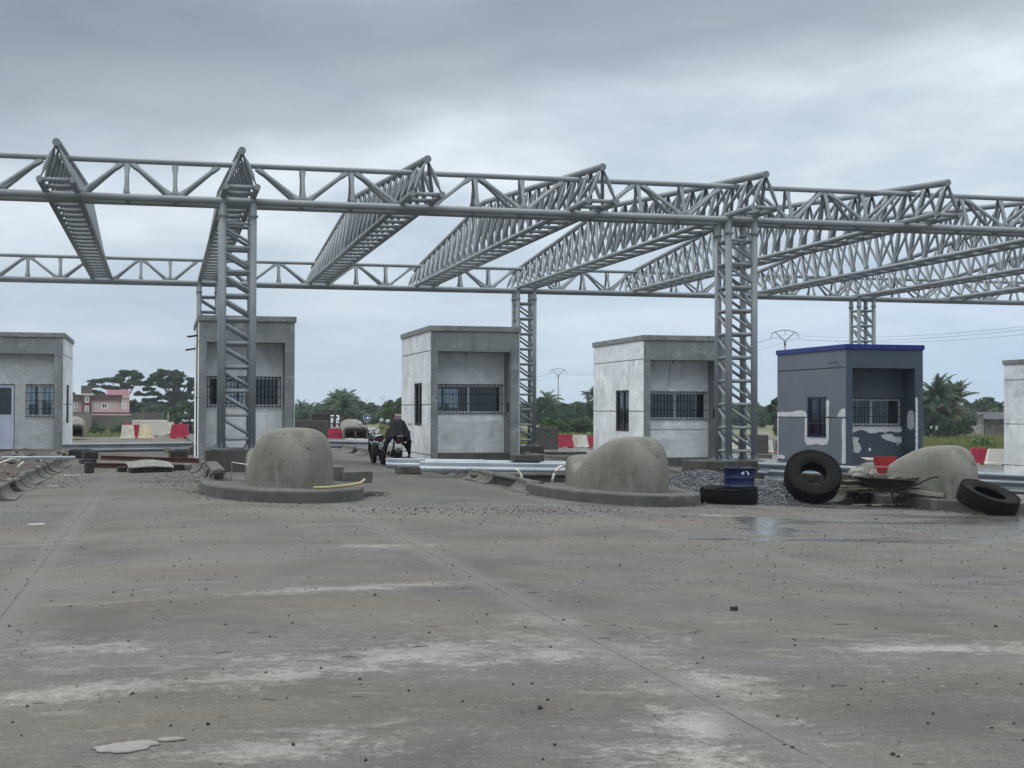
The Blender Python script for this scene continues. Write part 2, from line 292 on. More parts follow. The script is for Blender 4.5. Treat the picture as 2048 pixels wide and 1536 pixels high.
# ------------------------------------------------------------------ mesh helper
class MB:
    def __init__(s): s.v = []; s.f = []; s.sm = []

    def add(s, vs, fs, smooth=False):
        o = len(s.v); s.v += [tuple(v) for v in vs]
        for f in fs: s.f.append([i + o for i in f]); s.sm.append(smooth)
        return s

    def box(s, x0, x1, y0, y1, z0, z1):
        return s.add([(x0, y0, z0), (x1, y0, z0), (x1, y1, z0), (x0, y1, z0), (x0, y0, z1), (x1, y0, z1), (x1, y1, z1), (x0, y1, z1)],
                     [(3, 2, 1, 0), (4, 5, 6, 7), (0, 1, 5, 4), (1, 2, 6, 5), (2, 3, 7, 6), (3, 0, 4, 7)])

    def obox(s, p0, p1, wd, ht, up=(0, 0, 1), off=0.0):
        """box along p0->p1, width wd, height ht"""
        p0 = Vector(p0); p1 = Vector(p1); d = (p1 - p0).normalized(); sx = d.cross(Vector(up)).normalized() * (wd / 2); u = sx.cross(d).normalized() * (ht / 2)
        vs = []
        for p in (p0, p1): vs += [p - sx - u, p + sx - u, p + sx + u, p - sx + u]
        return s.add(vs, [(0, 1, 2, 3), (7, 6, 5, 4), (0, 4, 5, 1), (1, 5, 6, 2), (2, 6, 7, 3), (3, 7, 4, 0)])

    def bevbox(s, x0, x1, y0, y1, z0, z1, b=.02):
        pts = []
        for (z, i) in ((z0, b), (z0 + b, 0), (z1 - b, 0), (z1, b)):
            pts.append([(x0 + i + b, y0 + i, z), (x1 - i - b, y0 + i, z), (x1 - i, y0 + i + b, z), (x1 - i, y1 - i - b, z), (x1 - i - b, y1 - i, z), (x0 + i + b, y1 - i, z), (x0 + i, y1 - i - b, z), (x0 + i, y0 + i + b, z)])
        return s.loft(pts)

    def loft(s, rings, caps=True, closed=True, smooth=False):
        n = len(rings[0]); o = len(s.v)
        for r in rings: s.v += [tuple(p) for p in r]
        for i in range(len(rings) - 1):
            for j in range(n if closed else n - 1):
                a = o + i * n + j; b = o + i * n + (j + 1) % n
                s.f.append([a, b, b + n, a + n]); s.sm.append(smooth)
        if caps and closed:
            s.f.append([o + j for j in reversed(range(n))]); s.sm.append(False)
            s.f.append([o + (len(rings) - 1) * n + j for j in range(n)]); s.sm.append(False)
        return s

    def ring(s, c, d, r, n, flat=None):
        d = Vector(d).normalized(); a = Vector((0, 0, 1)) if abs(d.z) < .9 else Vector((1, 0, 0))
        if flat: a = Vector(flat[2])
        u = (a - d * a.dot(d)).normalized(); v = d.cross(u)
        ru, rv = (r, r) if not flat else (flat[0], flat[1])
        return [Vector(c) + u * (ru * math.cos(2 * PI * k / n)) + v * (rv * math.sin(2 * PI * k / n)) for k in range(n)]

    def tube(s, p0, p1, r, n=10, r1=None, caps=True):
        d = Vector(p1) - Vector(p0); return s.loft([s.ring(p0, d, r, n), s.ring(p1, d, r if r1 is None else r1, n)], caps, True, True)

    def path(s, pts, r, n=8, caps=True):
        pts = [Vector(p) for p in pts]; rs = []
        for i, p in enumerate(pts):
            d = pts[min(i + 1, len(pts) - 1)] - pts[max(i - 1, 0)]
            rs.append(s.ring(p, d, r[i] if isinstance(r, (list, tuple)) else r, n))
        return s.loft(rs, caps, True, True)

    def web(s, p0, p1, r, nrm, n=8):
        """tube whose ends are pressed flat (nrm = normal of the lattice face)"""
        p0 = Vector(p0); p1 = Vector(p1); d = p1 - p0; L = d.length; d.normalize()
        t = [(0.0, (.30 * r, 1.45 * r)), (min(.10, .12 * L), (.35 * r, 1.45 * r)), (min(.24, .3 * L), None)]
        rs = []
        for dist, fl in t: rs.append(s.ring(p0 + d * dist, d, r, n, (*((fl[0], fl[1]) if fl else (r, r)), nrm)))
        for dist, fl in reversed(t): rs.append(s.ring(p1 - d * dist, d, r, n, (*((fl[0], fl[1]) if fl else (r, r)), nrm)))
        return s.loft(rs, True, True, True)

    def lathe(s, prof, n=32, closed=True, mtx=None, smooth=True):
        """profile of (r, z) turned about z; closed joins last ring to first"""
        rs = [[Vector((r * math.cos(2 * PI * k / n), r * math.sin(2 * PI * k / n), z)) for k in range(n)] for r, z in prof]
        if mtx: rs = [[mtx @ p for p in r_] for r_ in rs]
        if closed: rs = rs + [rs[0]]
        return s.loft(rs, not closed, True, smooth)

    def poly(s, pts, thick, axis):
        """flat outline given a thickness along axis vector"""
        a = Vector(axis) * thick; n = len(pts); pts = [Vector(p) for p in pts]
        return s.add(pts + [p + a for p in pts], [list(range(n)), list(reversed(range(n, 2 * n)))] + [[i, i + n, (i + 1) % n + n, (i + 1) % n] for i in range(n)])

    def move(s, m):
        s.v = [tuple(m @ Vector(v)) for v in s.v]; return s

    def build(s, name, m, parent=None, loc=None, smooth=None):
        me = bpy.data.meshes.new(name); me.from_pydata(s.v, [], s.f); me.materials.append(M[m] if isinstance(m, str) else m)
        me.polygons.foreach_set('use_smooth', [bool(x) if smooth is None else smooth for x in s.sm])
        me.update(); o = bpy.data.objects.new(name, me); C.objects.link(o)
        if parent is not None: o.parent = parent
        if loc is not None: o.location = loc
        return o


def tag(o, label, cat, group=None, kind=None):
    o['label'] = label; o['category'] = cat
    if group: o['group'] = group
    if kind: o['kind'] = kind
    return o


def thing(name, label, cat, loc=(0, 0, 0), rot=(0, 0, 0), group=None):
    o = bpy.data.objects.new(name, None); C.objects.link(o); o.location = loc; o.rotation_euler = rot; o.empty_display_size = .2
    return tag(o, label, cat, group)


def struct(o): o['kind'] = 'structure'; return o


KIDS = {}
def dup(o, loc=None, rot=None, label=None, scale=None, parent=None):
    c = o.copy(); C.objects.link(c)
    if parent is not None: c.parent = parent
    if loc is not None: c.location = loc
    if rot is not None: c.rotation_euler = rot
    if scale is not None: c.scale = scale
    if label: c['label'] = label
    for ch in list(o.children): dup(ch, parent=c)
    return c


# ------------------------------------------------------------------ ground
def sstep(a, b, x):
    t = min(1, max(0, (x - a) / (b - a))); return t * t * (3 - 2 * t)
def lin(x, pts):
    if x <= pts[0][0]: return pts[0][1]
    for (a, va), (b, vb) in zip(pts, pts[1:]):
        if x <= b: return va + (vb - va) * (x - a) / (b - a)
    return pts[-1][1]
def gz(x, y=0.0):
    near = -K * (math.sqrt(x * x + .04) - .0) if x > -15 else -K * 15
    if x > 45: near = -K * 45
    far = lin(x, [(-60, -1.6), (0, -1.3), (14, -.55), (30, -.75), (60, -1.5), (120, -1.5)])
    return near + (far - near) * sstep(82, 96, y)


def sheet(xs, ys, zf):
    mb = MB(); nx = len(xs)
    mb.v = [(x, y, zf(x, y)) for y in ys for x in xs]
    for j in range(len(ys) - 1):
        for i in range(nx - 1): mb.f.append([j * nx + i, j * nx + i + 1, (j + 1) * nx + i + 1, (j + 1) * nx + i]); mb.sm.append(True)
    return mb
fr = lambda a, b, n: [a + (b - a) * i / n for i in range(n + 1)]


def _plaza(t, b):
    co = t.coord(); x, y, z = t.xyz(co)[:3]
    st = lambda sx, sy, loc=(0, 0, 0), det=6, ro=.62, di=.3, rz=-.05: t.noise(t.map(co, scale=(sx, sy, 1), loc=loc, rot=(0, 0, rz)), 1.0, det, ro, di)
    n1 = st(.14, .28); n2 = st(1.3, 3.2, (3, 1, 0), 8, .7); n3 = st(3.0, 22.0, (1, 7, 0), 5)
    c = t.ramp(n1, [(.3, (0.117, 0.110, 0.103)), (.5, (0.146, 0.138, 0.127)), (.7, (0.171, 0.160, 0.142))])
    c = t.mix(1.0, c, t.ramp(n2, [(.25, .84), (.5, 1.0), (.75, 1.12)]), 'MULTIPLY')
    c = t.mix(1.0, c, t.ramp(n3, [(.3, .80), (.5, 1.0), (.7, 1.16)]), 'MULTIPLY')
    # brown tinge in patches
    c = t.mix(t.ramp(st(.18, .5, (9, 2, 0)), [(.48, 0.0), (.66, .5)]), c, (0.129, 0.109, 0.084))
    # dried cement laitance, spilt along the screed direction; densest where the nearest bays were poured
    band = t.math('ADD', t.ramp(t.math('ABSOLUTE', t.math('SUBTRACT', y, 8.4)), [(0.0, .075), (.25, .0)]), 0.0)
    band = t.ramp(t.math('MULTIPLY', y, .02), [(.11, .02), (.15, .085), (.18, .075), (.22, .015), (.45, -.01), (.7, -.03)])
    lt = t.math('ADD', st(1.1, 2.0, (2, 4, 0), 9, .72, .7), band)
    lt2 = t.noise(t.map(co, scale=(7, 9, 1), loc=(7, 3, 0)), 1.0, 8, .7, .3)
    lm = t.ramp(t.math('ADD', t.math('MULTIPLY', lt, .7), t.math('MULTIPLY', lt2, .3)), [(.585, 0.0), (.64, .45), (.74, .9)])
    c = t.mix(lm, c, (0.310, 0.290, 0.259))
    hue = t.noise(t.map(co, scale=(.22, .5, 1), loc=(4, 4, 0)), 1.0, 6, .6); c = t.mix(1.0, c, t.ramp(hue, [(.36, (.97, .97, 1.03)), (.5, (1.0, 1.0, 1.0)), (.64, (1.05, 1.0, .91))]), 'MULTIPLY')
    # chalky spills, each with its own outline
    rag = t.math('ADD', t.math('MULTIPLY', t.noise(t.map(co, scale=(2.2, 2.8, 1), loc=(1, 8, 0)), 1.0, 10, .74, .7), .55), t.math('MULTIPLY', t.noise(t.map(co, scale=(13, 15, 1), loc=(3, 3, 0)), 1.0, 8, .8, .3), .45)); sm = None
    for cx, cy, ro, hl, hw in [(2.48, 8.74, 0.142, 0.59, 0.55), (1.67, 8.58, 0.432, 0.96, 0.45), (-0.27, 7.69, 0.072, 0.62, 0.2), (0.75, 7.93, 0.405, 0.75, 0.2), (2.99, 7.43, 0.17, 0.39, 0.35), (2.56, 6.47, -0.526, 0.31, 0.4), (0.51, 6.19, 0.39, 0.43, 0.22), (1.57, 11.85, 0.387, 1.05, 0.16), (2.38, 15.64, 0.429, 0.53, 0.25), (-0.48, 9.08, -0.129, 0.46, 0.25), (5.04, 8.59, 0.093, 0.77, 0.18), (8.71, 21.41, -0.176, 0.43, 0.2), (2.3, 5.86, 0.119, 0.49, 0.35), (2.68, 9.89, -0.474, 0.25, 0.3)]:
        mp = t.n('ShaderNodeMapping', vector_type='TEXTURE'); t.L.new(co, mp.inputs[0])
        mp.inputs['Location'].default_value = (cx, cy, 0); mp.inputs['Rotation'].default_value = (0, 0, ro); mp.inputs['Scale'].default_value = (hl, hw, 1e3)
        ln_ = t.n('ShaderNodeVectorMath', operation='LENGTH'); t.L.new(mp.outputs[0], ln_.inputs[0])
        q = t.ramp(t.math('MULTIPLY', ln_.outputs['Value'], .4), [(0.0, .165), (.30, .10), (.55, .04), (.9, .0)])
        sm = q if sm is None else t.math('MAXIMUM', sm, q)
    c = t.mix(t.ramp(t.math('MULTIPLY', t.math('ADD', rag, sm), t.ramp(sm, [(0.0, 0.0), (.02, 1.0)])), [(.555, 0.0), (.60, .35), (.665, .90)]), c, (.37, .357, .335))
    iso = t.noise(co, .55, 8, .66, .4); c = t.mix(1.0, c, t.ramp(iso, [(.32, .66), (.5, 1.0), (.68, 1.2)]), 'MULTIPLY')
    sp = t.noise(t.map(co, scale=(17, 19, 1), loc=(2, 2, 0)), 1.0, 6, .72); c = t.mix(t.math('MULTIPLY', t.ramp(sp, [(.575, 0.0), (.64, .85)]), t.ramp(t.noise(t.map(co, loc=(6, 6, 0)), .7, 5, .6), [(.42, .2), (.60, 1.0)])), c, (.30, .288, .27))
    c = t.mix(t.ramp(sp, [(.32, .85), (.40, 0.0)]), c, (.075, .072, .068))
    bl = t.noise(t.map(co, scale=(1.0, 1.4, 1), loc=(8, 4, 0)), 1.0, 8, .7, .8); c = t.mix(t.ramp(bl, [(.54, 0.0), (.62, .45)]), c, (.105, .100, .095))
    ls = t.noise(t.map(co, scale=(.8, 15, 1), loc=(4, 9, 0), rot=(0, 0, .03)), 1.0, 5, .55, .2)
    c = t.mix(t.ramp(ls, [(.69, 0.0), (.72, .6)]), c, (0.323, 0.307, 0.282))
    # dark oil and tyre scuffs
    dk = st(.45, 6.5, (12, 5, 0), 5, .6, .4)
    c = t.mix(t.ramp(dk, [(.655, 0.0), (.72, .6)]), c, (0.054, 0.048, 0.041))
    # saw-cut joints along the lanes and across them, with a paler smoothed margin
    def cut(coord, pos, wj):
        d = t.math('ABSOLUTE', t.math('SUBTRACT', t.math('ADD', coord, t.math('MULTIPLY', t.math('SUBTRACT', n2, .5), .02)), pos)); return t.math('LESS_THAN', d, wj), d
    jm = None; mg = None
    for cs, pos, wj in ((x, -1.10, .008), (x, 2.77, .009), (x, 6.64, .008), (x, 10.5, .008), (x, -4.97, .008), (y, 9.25, .008), (y, 23.9, .03), (y, 16.0, .006)):
        a, d = cut(cs, pos, wj)
        jm = a if jm is None else t.math('MAXIMUM', jm, a)
        if cs is x:
            g = t.ramp(t.math('ADD', d, t.math('MULTIPLY', t.math('SUBTRACT', n3, .5), .12)), [(.06, 1.0), (.24, 0.0)]); mg = g if mg is None else t.math('MAXIMUM', mg, g)
    c = t.mix(t.math('MULTIPLY', mg, t.ramp(n2, [(.3, .30), (.6, .85)])), c, (0.177, 0.171, 0.160))
    c = t.mix(t.math('MULTIPLY', jm, t.ramp(n2, [(.35, .1), (.65, .8)])), c, (0.043, 0.040, 0.037))
    # lanes between the islands: darker and smoother
    ln = t.ramp(t.math('MULTIPLY', y, .02), [(.478, 0.0), (.49, .55), (1.0, .4)])
    c = t.mix(ln, c, t.mix(1.0, c, (.84, .85, .86), 'MULTIPLY'))
    gr = t.noise(co, 48, 6, .75); c = t.mix(.8, c, t.mix(1.0, c, t.ramp(gr, [(.3, .55), (.7, 1.3)]), 'MULTIPLY'))
    # damp film on the right-hand side
    wx = t.math('ADD', t.ramp(t.math('MULTIPLY', x, .04), [(.2, 0.0), (.36, .18), (.6, .24)]), t.ramp(t.math('MULTIPLY', y, .02), [(.2, -.2), (.30, 0.0), (.44, .08), (.5, -.1)]))
    wn = t.math('ADD', st(.16, .7, (6, 1, 0), 5, .6), wx)
    mp = t.n('ShaderNodeMapping', vector_type='TEXTURE'); t.L.new(co, mp.inputs[0])
    mp.inputs['Location'].default_value = (8.5, 19.2, 0); mp.inputs['Rotation'].default_value = (0, 0, 1.24); mp.inputs['Scale'].default_value = (2.6, .34, 1e3)
    pl = t.n('ShaderNodeVectorMath', operation='LENGTH'); t.L.new(mp.outputs[0], pl.inputs[0])
    wn = t.math('ADD', wn, t.ramp(t.math('MULTIPLY', pl.outputs['Value'], .5), [(0.0, .17), (.3, .10), (.7, 0.0)]))
    wet = t.ramp(wn, [(.66, 0.0), (.76, 1.0)])
    c = t.mix(t.math('MULTIPLY', wet, .30), c, (0.069, 0.066, 0.062))
    c = t.mix(1.0, c, (.655, .645, .642), 'MULTIPLY')
    t.put(b.inputs['Base Color'], c)
    t.put(b.inputs['Roughness'], t.mix(wet, t.ramp(n2, [(.3, .72), (.7, .92)]), t.ramp(n3, [(.35, .10), (.65, .34)])))
    b.inputs['Specular IOR Level'].default_value = .4
    h = t.math('ADD', t.math('MULTIPLY', n3, .6), t.math('MULTIPLY', gr, .7)); h = t.math('SUBTRACT', h, t.math('MULTIPLY', jm, 1.5))
    bn = t.n('ShaderNodeBump'); t.put(bn.inputs['Strength'], t.math('MULTIPLY', t.math('SUBTRACT', 1.0, t.math('MULTIPLY', wet, .8)), .45)); bn.inputs['Distance'].default_value = .012; t.L.new(h, bn.inputs['Height'])
    t.put(b.inputs['Normal'], bn.outputs[0])
M['plaza'] = mat('broomed_concrete_paving', _plaza)


def _field(t, b):
    co = t.coord(); n = t.noise(co, .05, 6, .6); m_ = t.noise(co, .9, 6, .7)
    c = t.ramp(n, [(.35, (.055, .075, .020)), (.55, (.105, .12, .04)), (.7, (.16, .15, .07))])
    c = t.mix(1.0, c, t.ramp(m_, [(.3, .6), (.7, 1.35)]), 'MULTIPLY')
    t.put(b.inputs['Base Color'], c); b.inputs['Roughness'].default_value = .95
    t.put(b.inputs['Normal'], t.bump(m_, .8, .3))
M['field'] = mat('grass_field', _field)

xs = [-30, -15, -8] + fr(-4, 4, 16) + [8, 14, 20, 30, 45, 70]
g = struct(sheet(xs, [-8, 0, 10, 20, 30, 45, 60, 75, 82], lambda x, y: gz(x, 0)).build('plaza_ground', 'plaza'))
xs = [-900, -400, -200, -100, -60, -40, -30, -20, -10, 0, 7, 14, 22, 30, 45, 60, 80, 120, 200, 400, 900]
struct(sheet(xs, [-60, 0, 60, 80, 82, 84, 87, 90, 93, 96, 110, 150, 250, 400, 900, 2500], lambda x, y: gz(x, y) - .06).build('field', 'field'))
struct(sheet(fr(12, 27, 6), fr(82.1, 96, 8) + [120, 180, 260, 330], lambda x, y: gz(x, y) - .03).build('road', 'dark_road'))

# ------------------------------------------------------------------ steel canopy
TX = [-2.09, 1.54, 5.40, 9.27, 13.10, 17.64, 22.55, 26.97, 31.02]
HW = .317
YF, YM, YR = 29.49, 41.35, 53.21
ZB, ZT, ZP = 6.01, 6.75, 7.66
NP = 26
def ztop(y): return ZT + (ZP - ZT) * (1 - abs(y - YM) / (YM - YF))
STEEL = 'steel'
def make_truss():
    t = thing('roof_truss', 'x', 'roof truss', (0, 0, 0), group='triangular roof trusses across the canopy')
    for s in (-1, 1): MB().tube((s * HW, YF, ZB), (s * HW, YR, ZB), .066, 12).build('bottom_chord', STEEL, t)
    MB().path([(0, YF, ZT), (0, YM - .3, ztop(YM - .3)), (0, YM, ZP - .012), (0, YM + .3, ztop(YM + .3)), (0, YR, ZT)], .080, 14).build('top_chord', STEEL, t)
    ys = [YF + .07 + (YR - YF - .14) * i / NP for i in range(NP + 1)]
    rung = MB().tube((-HW, 0, ZB), (HW, 0, ZB), .045, 8).build('rung', STEEL, t, (0, ys[0], 0))
    for y in ys[1:]:
        c = rung.copy(); C.objects.link(c); c.parent = t; c.location = (0, y, 0)
    for s in (-1, 1):
        nrm = (s * .92, 0, .39)
        for i, y in enumerate(ys):
            MB().web((s * (HW - .02), y, ZB + .05), (s * .03, y, ztop(y) - .06), .046, nrm).build('web_post', STEEL, t)
        for i in range(NP):
            a, b_ = (i + 1, i) if i < NP / 2 else (i, i + 1)      # foot -> head, leaning to the nearer end
            MB().web((s * (HW - .02), ys[a], ZB + .05), (s * .03, ys[b_] + (.07 if b_ < a else -.07), ztop(ys[b_]) - .06), .044, nrm).build('web_diagonal', STEEL, t)
    return t
TL = ['roof truss furthest left, with nothing under its front end', 'roof truss over the leftmost lattice columns', 'roof truss between the leftmost and middle columns, third from the left',
      'roof truss just left of the rear middle column, fourth from the left', 'roof truss over the two middle lattice columns', 'roof truss with the rightmost front end seen in the photo',
      'roof truss passing behind the right front column, seventh from the left', 'roof truss over the rear column behind the blue-trimmed booth', 'roof truss at the far right edge, furthest from the camera']
t0 = make_truss()
for i, x in enumerate(TX):
    t = t0 if i == 0 else dup(t0)
    t.location = (x, 0, 0); t['label'] = TL[i]


def make_girder(y0, x0, x1, label):
    t = thing('edge_girder', label, 'girder', (0, y0, 0), group='long lattice girders carrying the roof trusses')
    W, zb, zt = .66, 5.905, 6.735
    for yy in (0, W): MB().tube((x0, yy, zb), (x1, yy, zb), .077, 12).build('bottom_chord', STEEL, t)
    MB().tube((x0, W / 2, zt), (x1, W / 2, zt), .063, 12).build('top_chord', STEEL, t)
    tx = [-5.94] + TX + [35.3, 39.6, 43.9]; pat = 'bbtbbtbtbtbt'; npan = [3, 3, 3, 3, 3, 4, 4, 4, 3, 3, 4, 4]
    for k in range(len(tx) - 1):
        a = tx[k] + HW; b_ = tx[k + 1] - HW; n = npan[k]; up = pat[k] == 'b'
        nodes = [a + (b_ - a) * i / n for i in range(n + 1)]
        for i in range(n):
            xa, xb = nodes[i], nodes[i + 1]
            if xa < x0 or xb > x1: up = not up; continue
            for s, yy in ((-1, 0), (1, W)):
                lo = xa if up else xb; hi = xb if up else xa; sg = 1 if up else -1
                MB().web((lo + sg * .07, yy + .02 * -s, zb + .06), (hi - sg * .09, W / 2 + s * .03, zt - .045), .046, (0, s * .93, .37)).build('web_diagonal', STEEL, t)
                if i: MB().web((xa, yy + .02 * -s, zb + .06), (xa, W / 2 + s * .03, zt - .045), .044, (0, s * .93, .37)).build('web_post', STEEL, t)
            MB().tube((xa, 0, zb), (xa, W, zb), .04, 8).build('cross_tie', STEEL, t)
            up = not up
    return t
GY1, GY2 = 30.90, 51.14
make_girder(GY1, -7.0, 43.9, 'long grey lattice girder along the front edge of the canopy')
make_girder(GY2, -9.0, 43.9, 'long grey lattice girder along the rear edge of the canopy')


def make_column(z0, z1, nb):
    t = thing('lattice_column', 'x', 'column', (0, 0, 0), group='four-tube lattice columns under the girders')
    h = .64
    for sx in (-1, 1):
        for sy in (-1, 1):
            px, py = sx * HW, sy * .33
            tb = MB().tube((px, py, z0), (px, py, z1), .080, 14).build('column_tube', STEEL, t)
            MB().lathe([(.0, z1 - .30), (.112, z1 - .30), (.112, z1 - .265), (.0, z1 - .265)], 14, False, Matrix.Translation((px, py, 0)), False).build('flange', STEEL, tb)
            bp = MB().box(px - .16, px + .16, py - .16, py + .16, z0 + .002, z0 + .022)
            for ax, ay in ((1, 0), (-1, 0), (0, 1), (0, -1)):
                q = [(px + ax * .07, py + ay * .07, z0 + .022), (px + ax * .15, py + ay * .15, z0 + .022), (px + ax * .07, py + ay * .07, z0 + .14)]
                bp.poly(q, .012, (ay, ax, 0))
            bp.build('base_plate', STEEL, tb)
    zs = [z0 + .22 + (z1 - .45 - z0 - .22) * i / nb for i in range(nb + 1)]
    for s in (-1, 1):
        rx = MB().tube((-HW, s * .33, 0), (HW, s * .33, 0), .038, 8).build('rung', STEEL, t, (0, 0, zs[0]))
        ry = MB().tube((s * HW, -.33, 0), (s * HW, .33, 0), .038, 8).build('rung', STEEL, t, (0, 0, zs[0] + .0))
        dx = MB().tube((-HW, s * .33, zs[1] - zs[0] - .07), (HW, s * .33, .07), .036, 8).build('brace', STEEL, t, (0, 0, zs[0]))
        dy = MB().tube((s * HW, -.33, .07), (s * HW, .33, zs[1] - zs[0] - .07), .036, 8).build('brace', STEEL, t, (0, 0, zs[0]))
        for i, z in enumerate(zs[1:]):
            for o in (rx, ry) + ((dx, dy) if i < nb - 1 else ()):
                c = o.copy(); C.objects.link(c); c.parent = t; c.location = (0, 0, z)
    return t
GZB = 5.905 - .03
def pedestal(x, y, zt, wx, wy, label):
    zb = gz(x) - .02
    MBb = MB().bevbox(-wx / 2, wx / 2, -wy / 2, wy / 2, 0, zt - zb, .015)
    o = MBb.build('column_pedestal', 'concrete_dark', None, (x, y, zb)); return tag(o, label, 'pedestal', 'concrete pedestals under the columns')
cols = [(1.54, GY1 + .33, .60, 1.30, 1.35, 'front lattice column standing beside the left dome-shaped mound', 'dark pedestal under the front column beside the left mound'),
        (13.10, GY1 + .33, .29, 1.60, 1.20, 'front lattice column standing behind the blue drum', 'pedestal behind the blue drum, under the right front column'),
        (1.54, GY2 + .33, .45, 1.3, 1.3, 'rear lattice column rising behind the second booth from the left', 'pedestal hidden behind the second booth, under the rear left column'),
        (13.10, GY2 + .33, .13, 1.25, 1.25, 'rear lattice column standing right of the middle booth', 'mossy pedestal right of the middle booth, under the rear middle column'),
        (26.97, GY2 + .33, -.2, 1.3, 1.3, 'rear lattice column rising behind the blue-trimmed booth', 'pedestal under the rear column behind the painted booth')]
for x, y, zt, wx, wy, lc, lp in cols:
    c = make_column(zt, GZB, 9); c.location = (x, y, 0); c['label'] = lc
    if 'hidden' not in lp and 'painted booth' not in lp: pedestal(x - (.33 if 'blue' in lp else 0), y, zt, wx, wy, lp)
#PART2
# ------------------------------------------------------------------ toll booths
BW, BD, BH = 2.70, 5.15, 4.14
def wall_x(mb, x0, x1, y0, y1, z0, z1, holes):
    """wall lying in the YZ plane between x0 and x1, holes = (ya, yb, za, zb)"""
    ys = sorted({y0, y1, *[h[0] for h in holes], *[h[1] for h in holes]}); ys = [y for y in ys if y0 <= y <= y1]
    for a, b_ in zip(ys, ys[1:]):
        hs = [h for h in holes if h[0] <= a + 1e-6 and h[1] >= b_ - 1e-6]; zs = z0
        for h in sorted(hs, key=lambda h: h[2]):
            if h[2] > zs: mb.box(x0, x1, a, b_, zs, min(h[2], z1))
            zs = max(zs, h[3])
        if zs < z1: mb.box(x0, x1, a, b_, zs, z1)
def wall_y(mb, y0, y1, x0, x1, z0, z1, holes):
    m_ = MB(); wall_x(m_, y0, y1, x0, x1, z0, z1, holes)
    mb.add([(y, x, z) for x, y, z in m_.v], [list(reversed(f)) for f in m_.f])
def frame_rect(mb, u0, u1, v0, v1, wdt, d0, d1, axis):
    for a, b_, c, d in ((u0, u1, v0, v0 + wdt), (u0, u1, v1 - wdt, v1), (u0, u0 + wdt, v0 + wdt, v1 - wdt), (u1 - wdt, u1, v0 + wdt, v1 - wdt)):
        if axis == 'y': mb.box(a, b_, d0, d1, c, d)
        else: mb.box(d0, d1, a, b_, c, d)
def window(parent, u0, u1, v0, v1, d, axis, bars, gm, inward=1, mull=True, fm='alu', hb=3, proud=.05):
    """sliding window set in a hole of a wall whose outer face is at d"""
    fb = MB(); q = d + inward * .05; a, b_ = sorted((q, q + inward * .06))
    frame_rect(fb, u0 + .003, u1 - .003, v0 + .003, v1 - .003, .07, a, b_, axis)
    mid = (u0 + u1) / 2
    if mull:
        (fb.box(mid - .04, mid + .04, a - .004, b_ + .004, v0 + .07, v1 - .07) if axis == 'y' else fb.box(a - .004, b_ + .004, mid - .04, mid + .04, v0 + .07, v1 - .07))
    f = fb.build('window', fm, parent)
    pb = MB(); m_ = (a + b_) / 2
    (pb.box(u0 + .05, u1 - .05, m_ - .004, m_ + .004, v0 + .05, v1 - .05) if axis == 'y' else pb.box(m_ - .004, m_ + .004, u0 + .05, u1 - .05, v0 + .05, v1 - .05))
    pb.build('pane', 'glass', f)
    if bars:
        gb = MB(); gy = d - inward * proud; n = bars; P_ = (lambda u, z: (u, gy, z)) if axis == 'y' else (lambda u, z: (gy, u, z))
        for i in range(n + 1):
            u = u0 + .01 + (u1 - u0 - .02) * i / n; gb.tube(P_(u, v0 - .02), P_(u, v1 + .02), .0085, 6)
        for i in range(hb + 1):
            z = v0 + .01 + (v1 - v0 - .02) * i / hb; gb.obox(P_(u0 - .02, z), P_(u1 + .02, z), .012, .022)
        for u in (u0 + .05, u1 - .05):
            for z in (v0 + .06, v1 - .06):
                gb.tube(P_(u, z), (u, d + .01 * inward, z) if axis == 'y' else (d + .01 * inward, u, z), .008, 5)
        gb.build('grille', gm, f)
    return f
def jag(pts, step=.05, amp=.012, seed=1):
    rr = random.Random(seed); out = []
    for i in range(len(pts)):
        a = Vector(pts[i]); b_ = Vector(pts[(i + 1) % len(pts)]); n = max(1, int((b_ - a).length / step))
        for k in range(n): out.append(a.lerp(b_, k / n) + Vector((rr.uniform(-amp, amp), rr.uniform(-amp, amp))))
    return out
GROOVES = [.33, 1.815, 3.405]
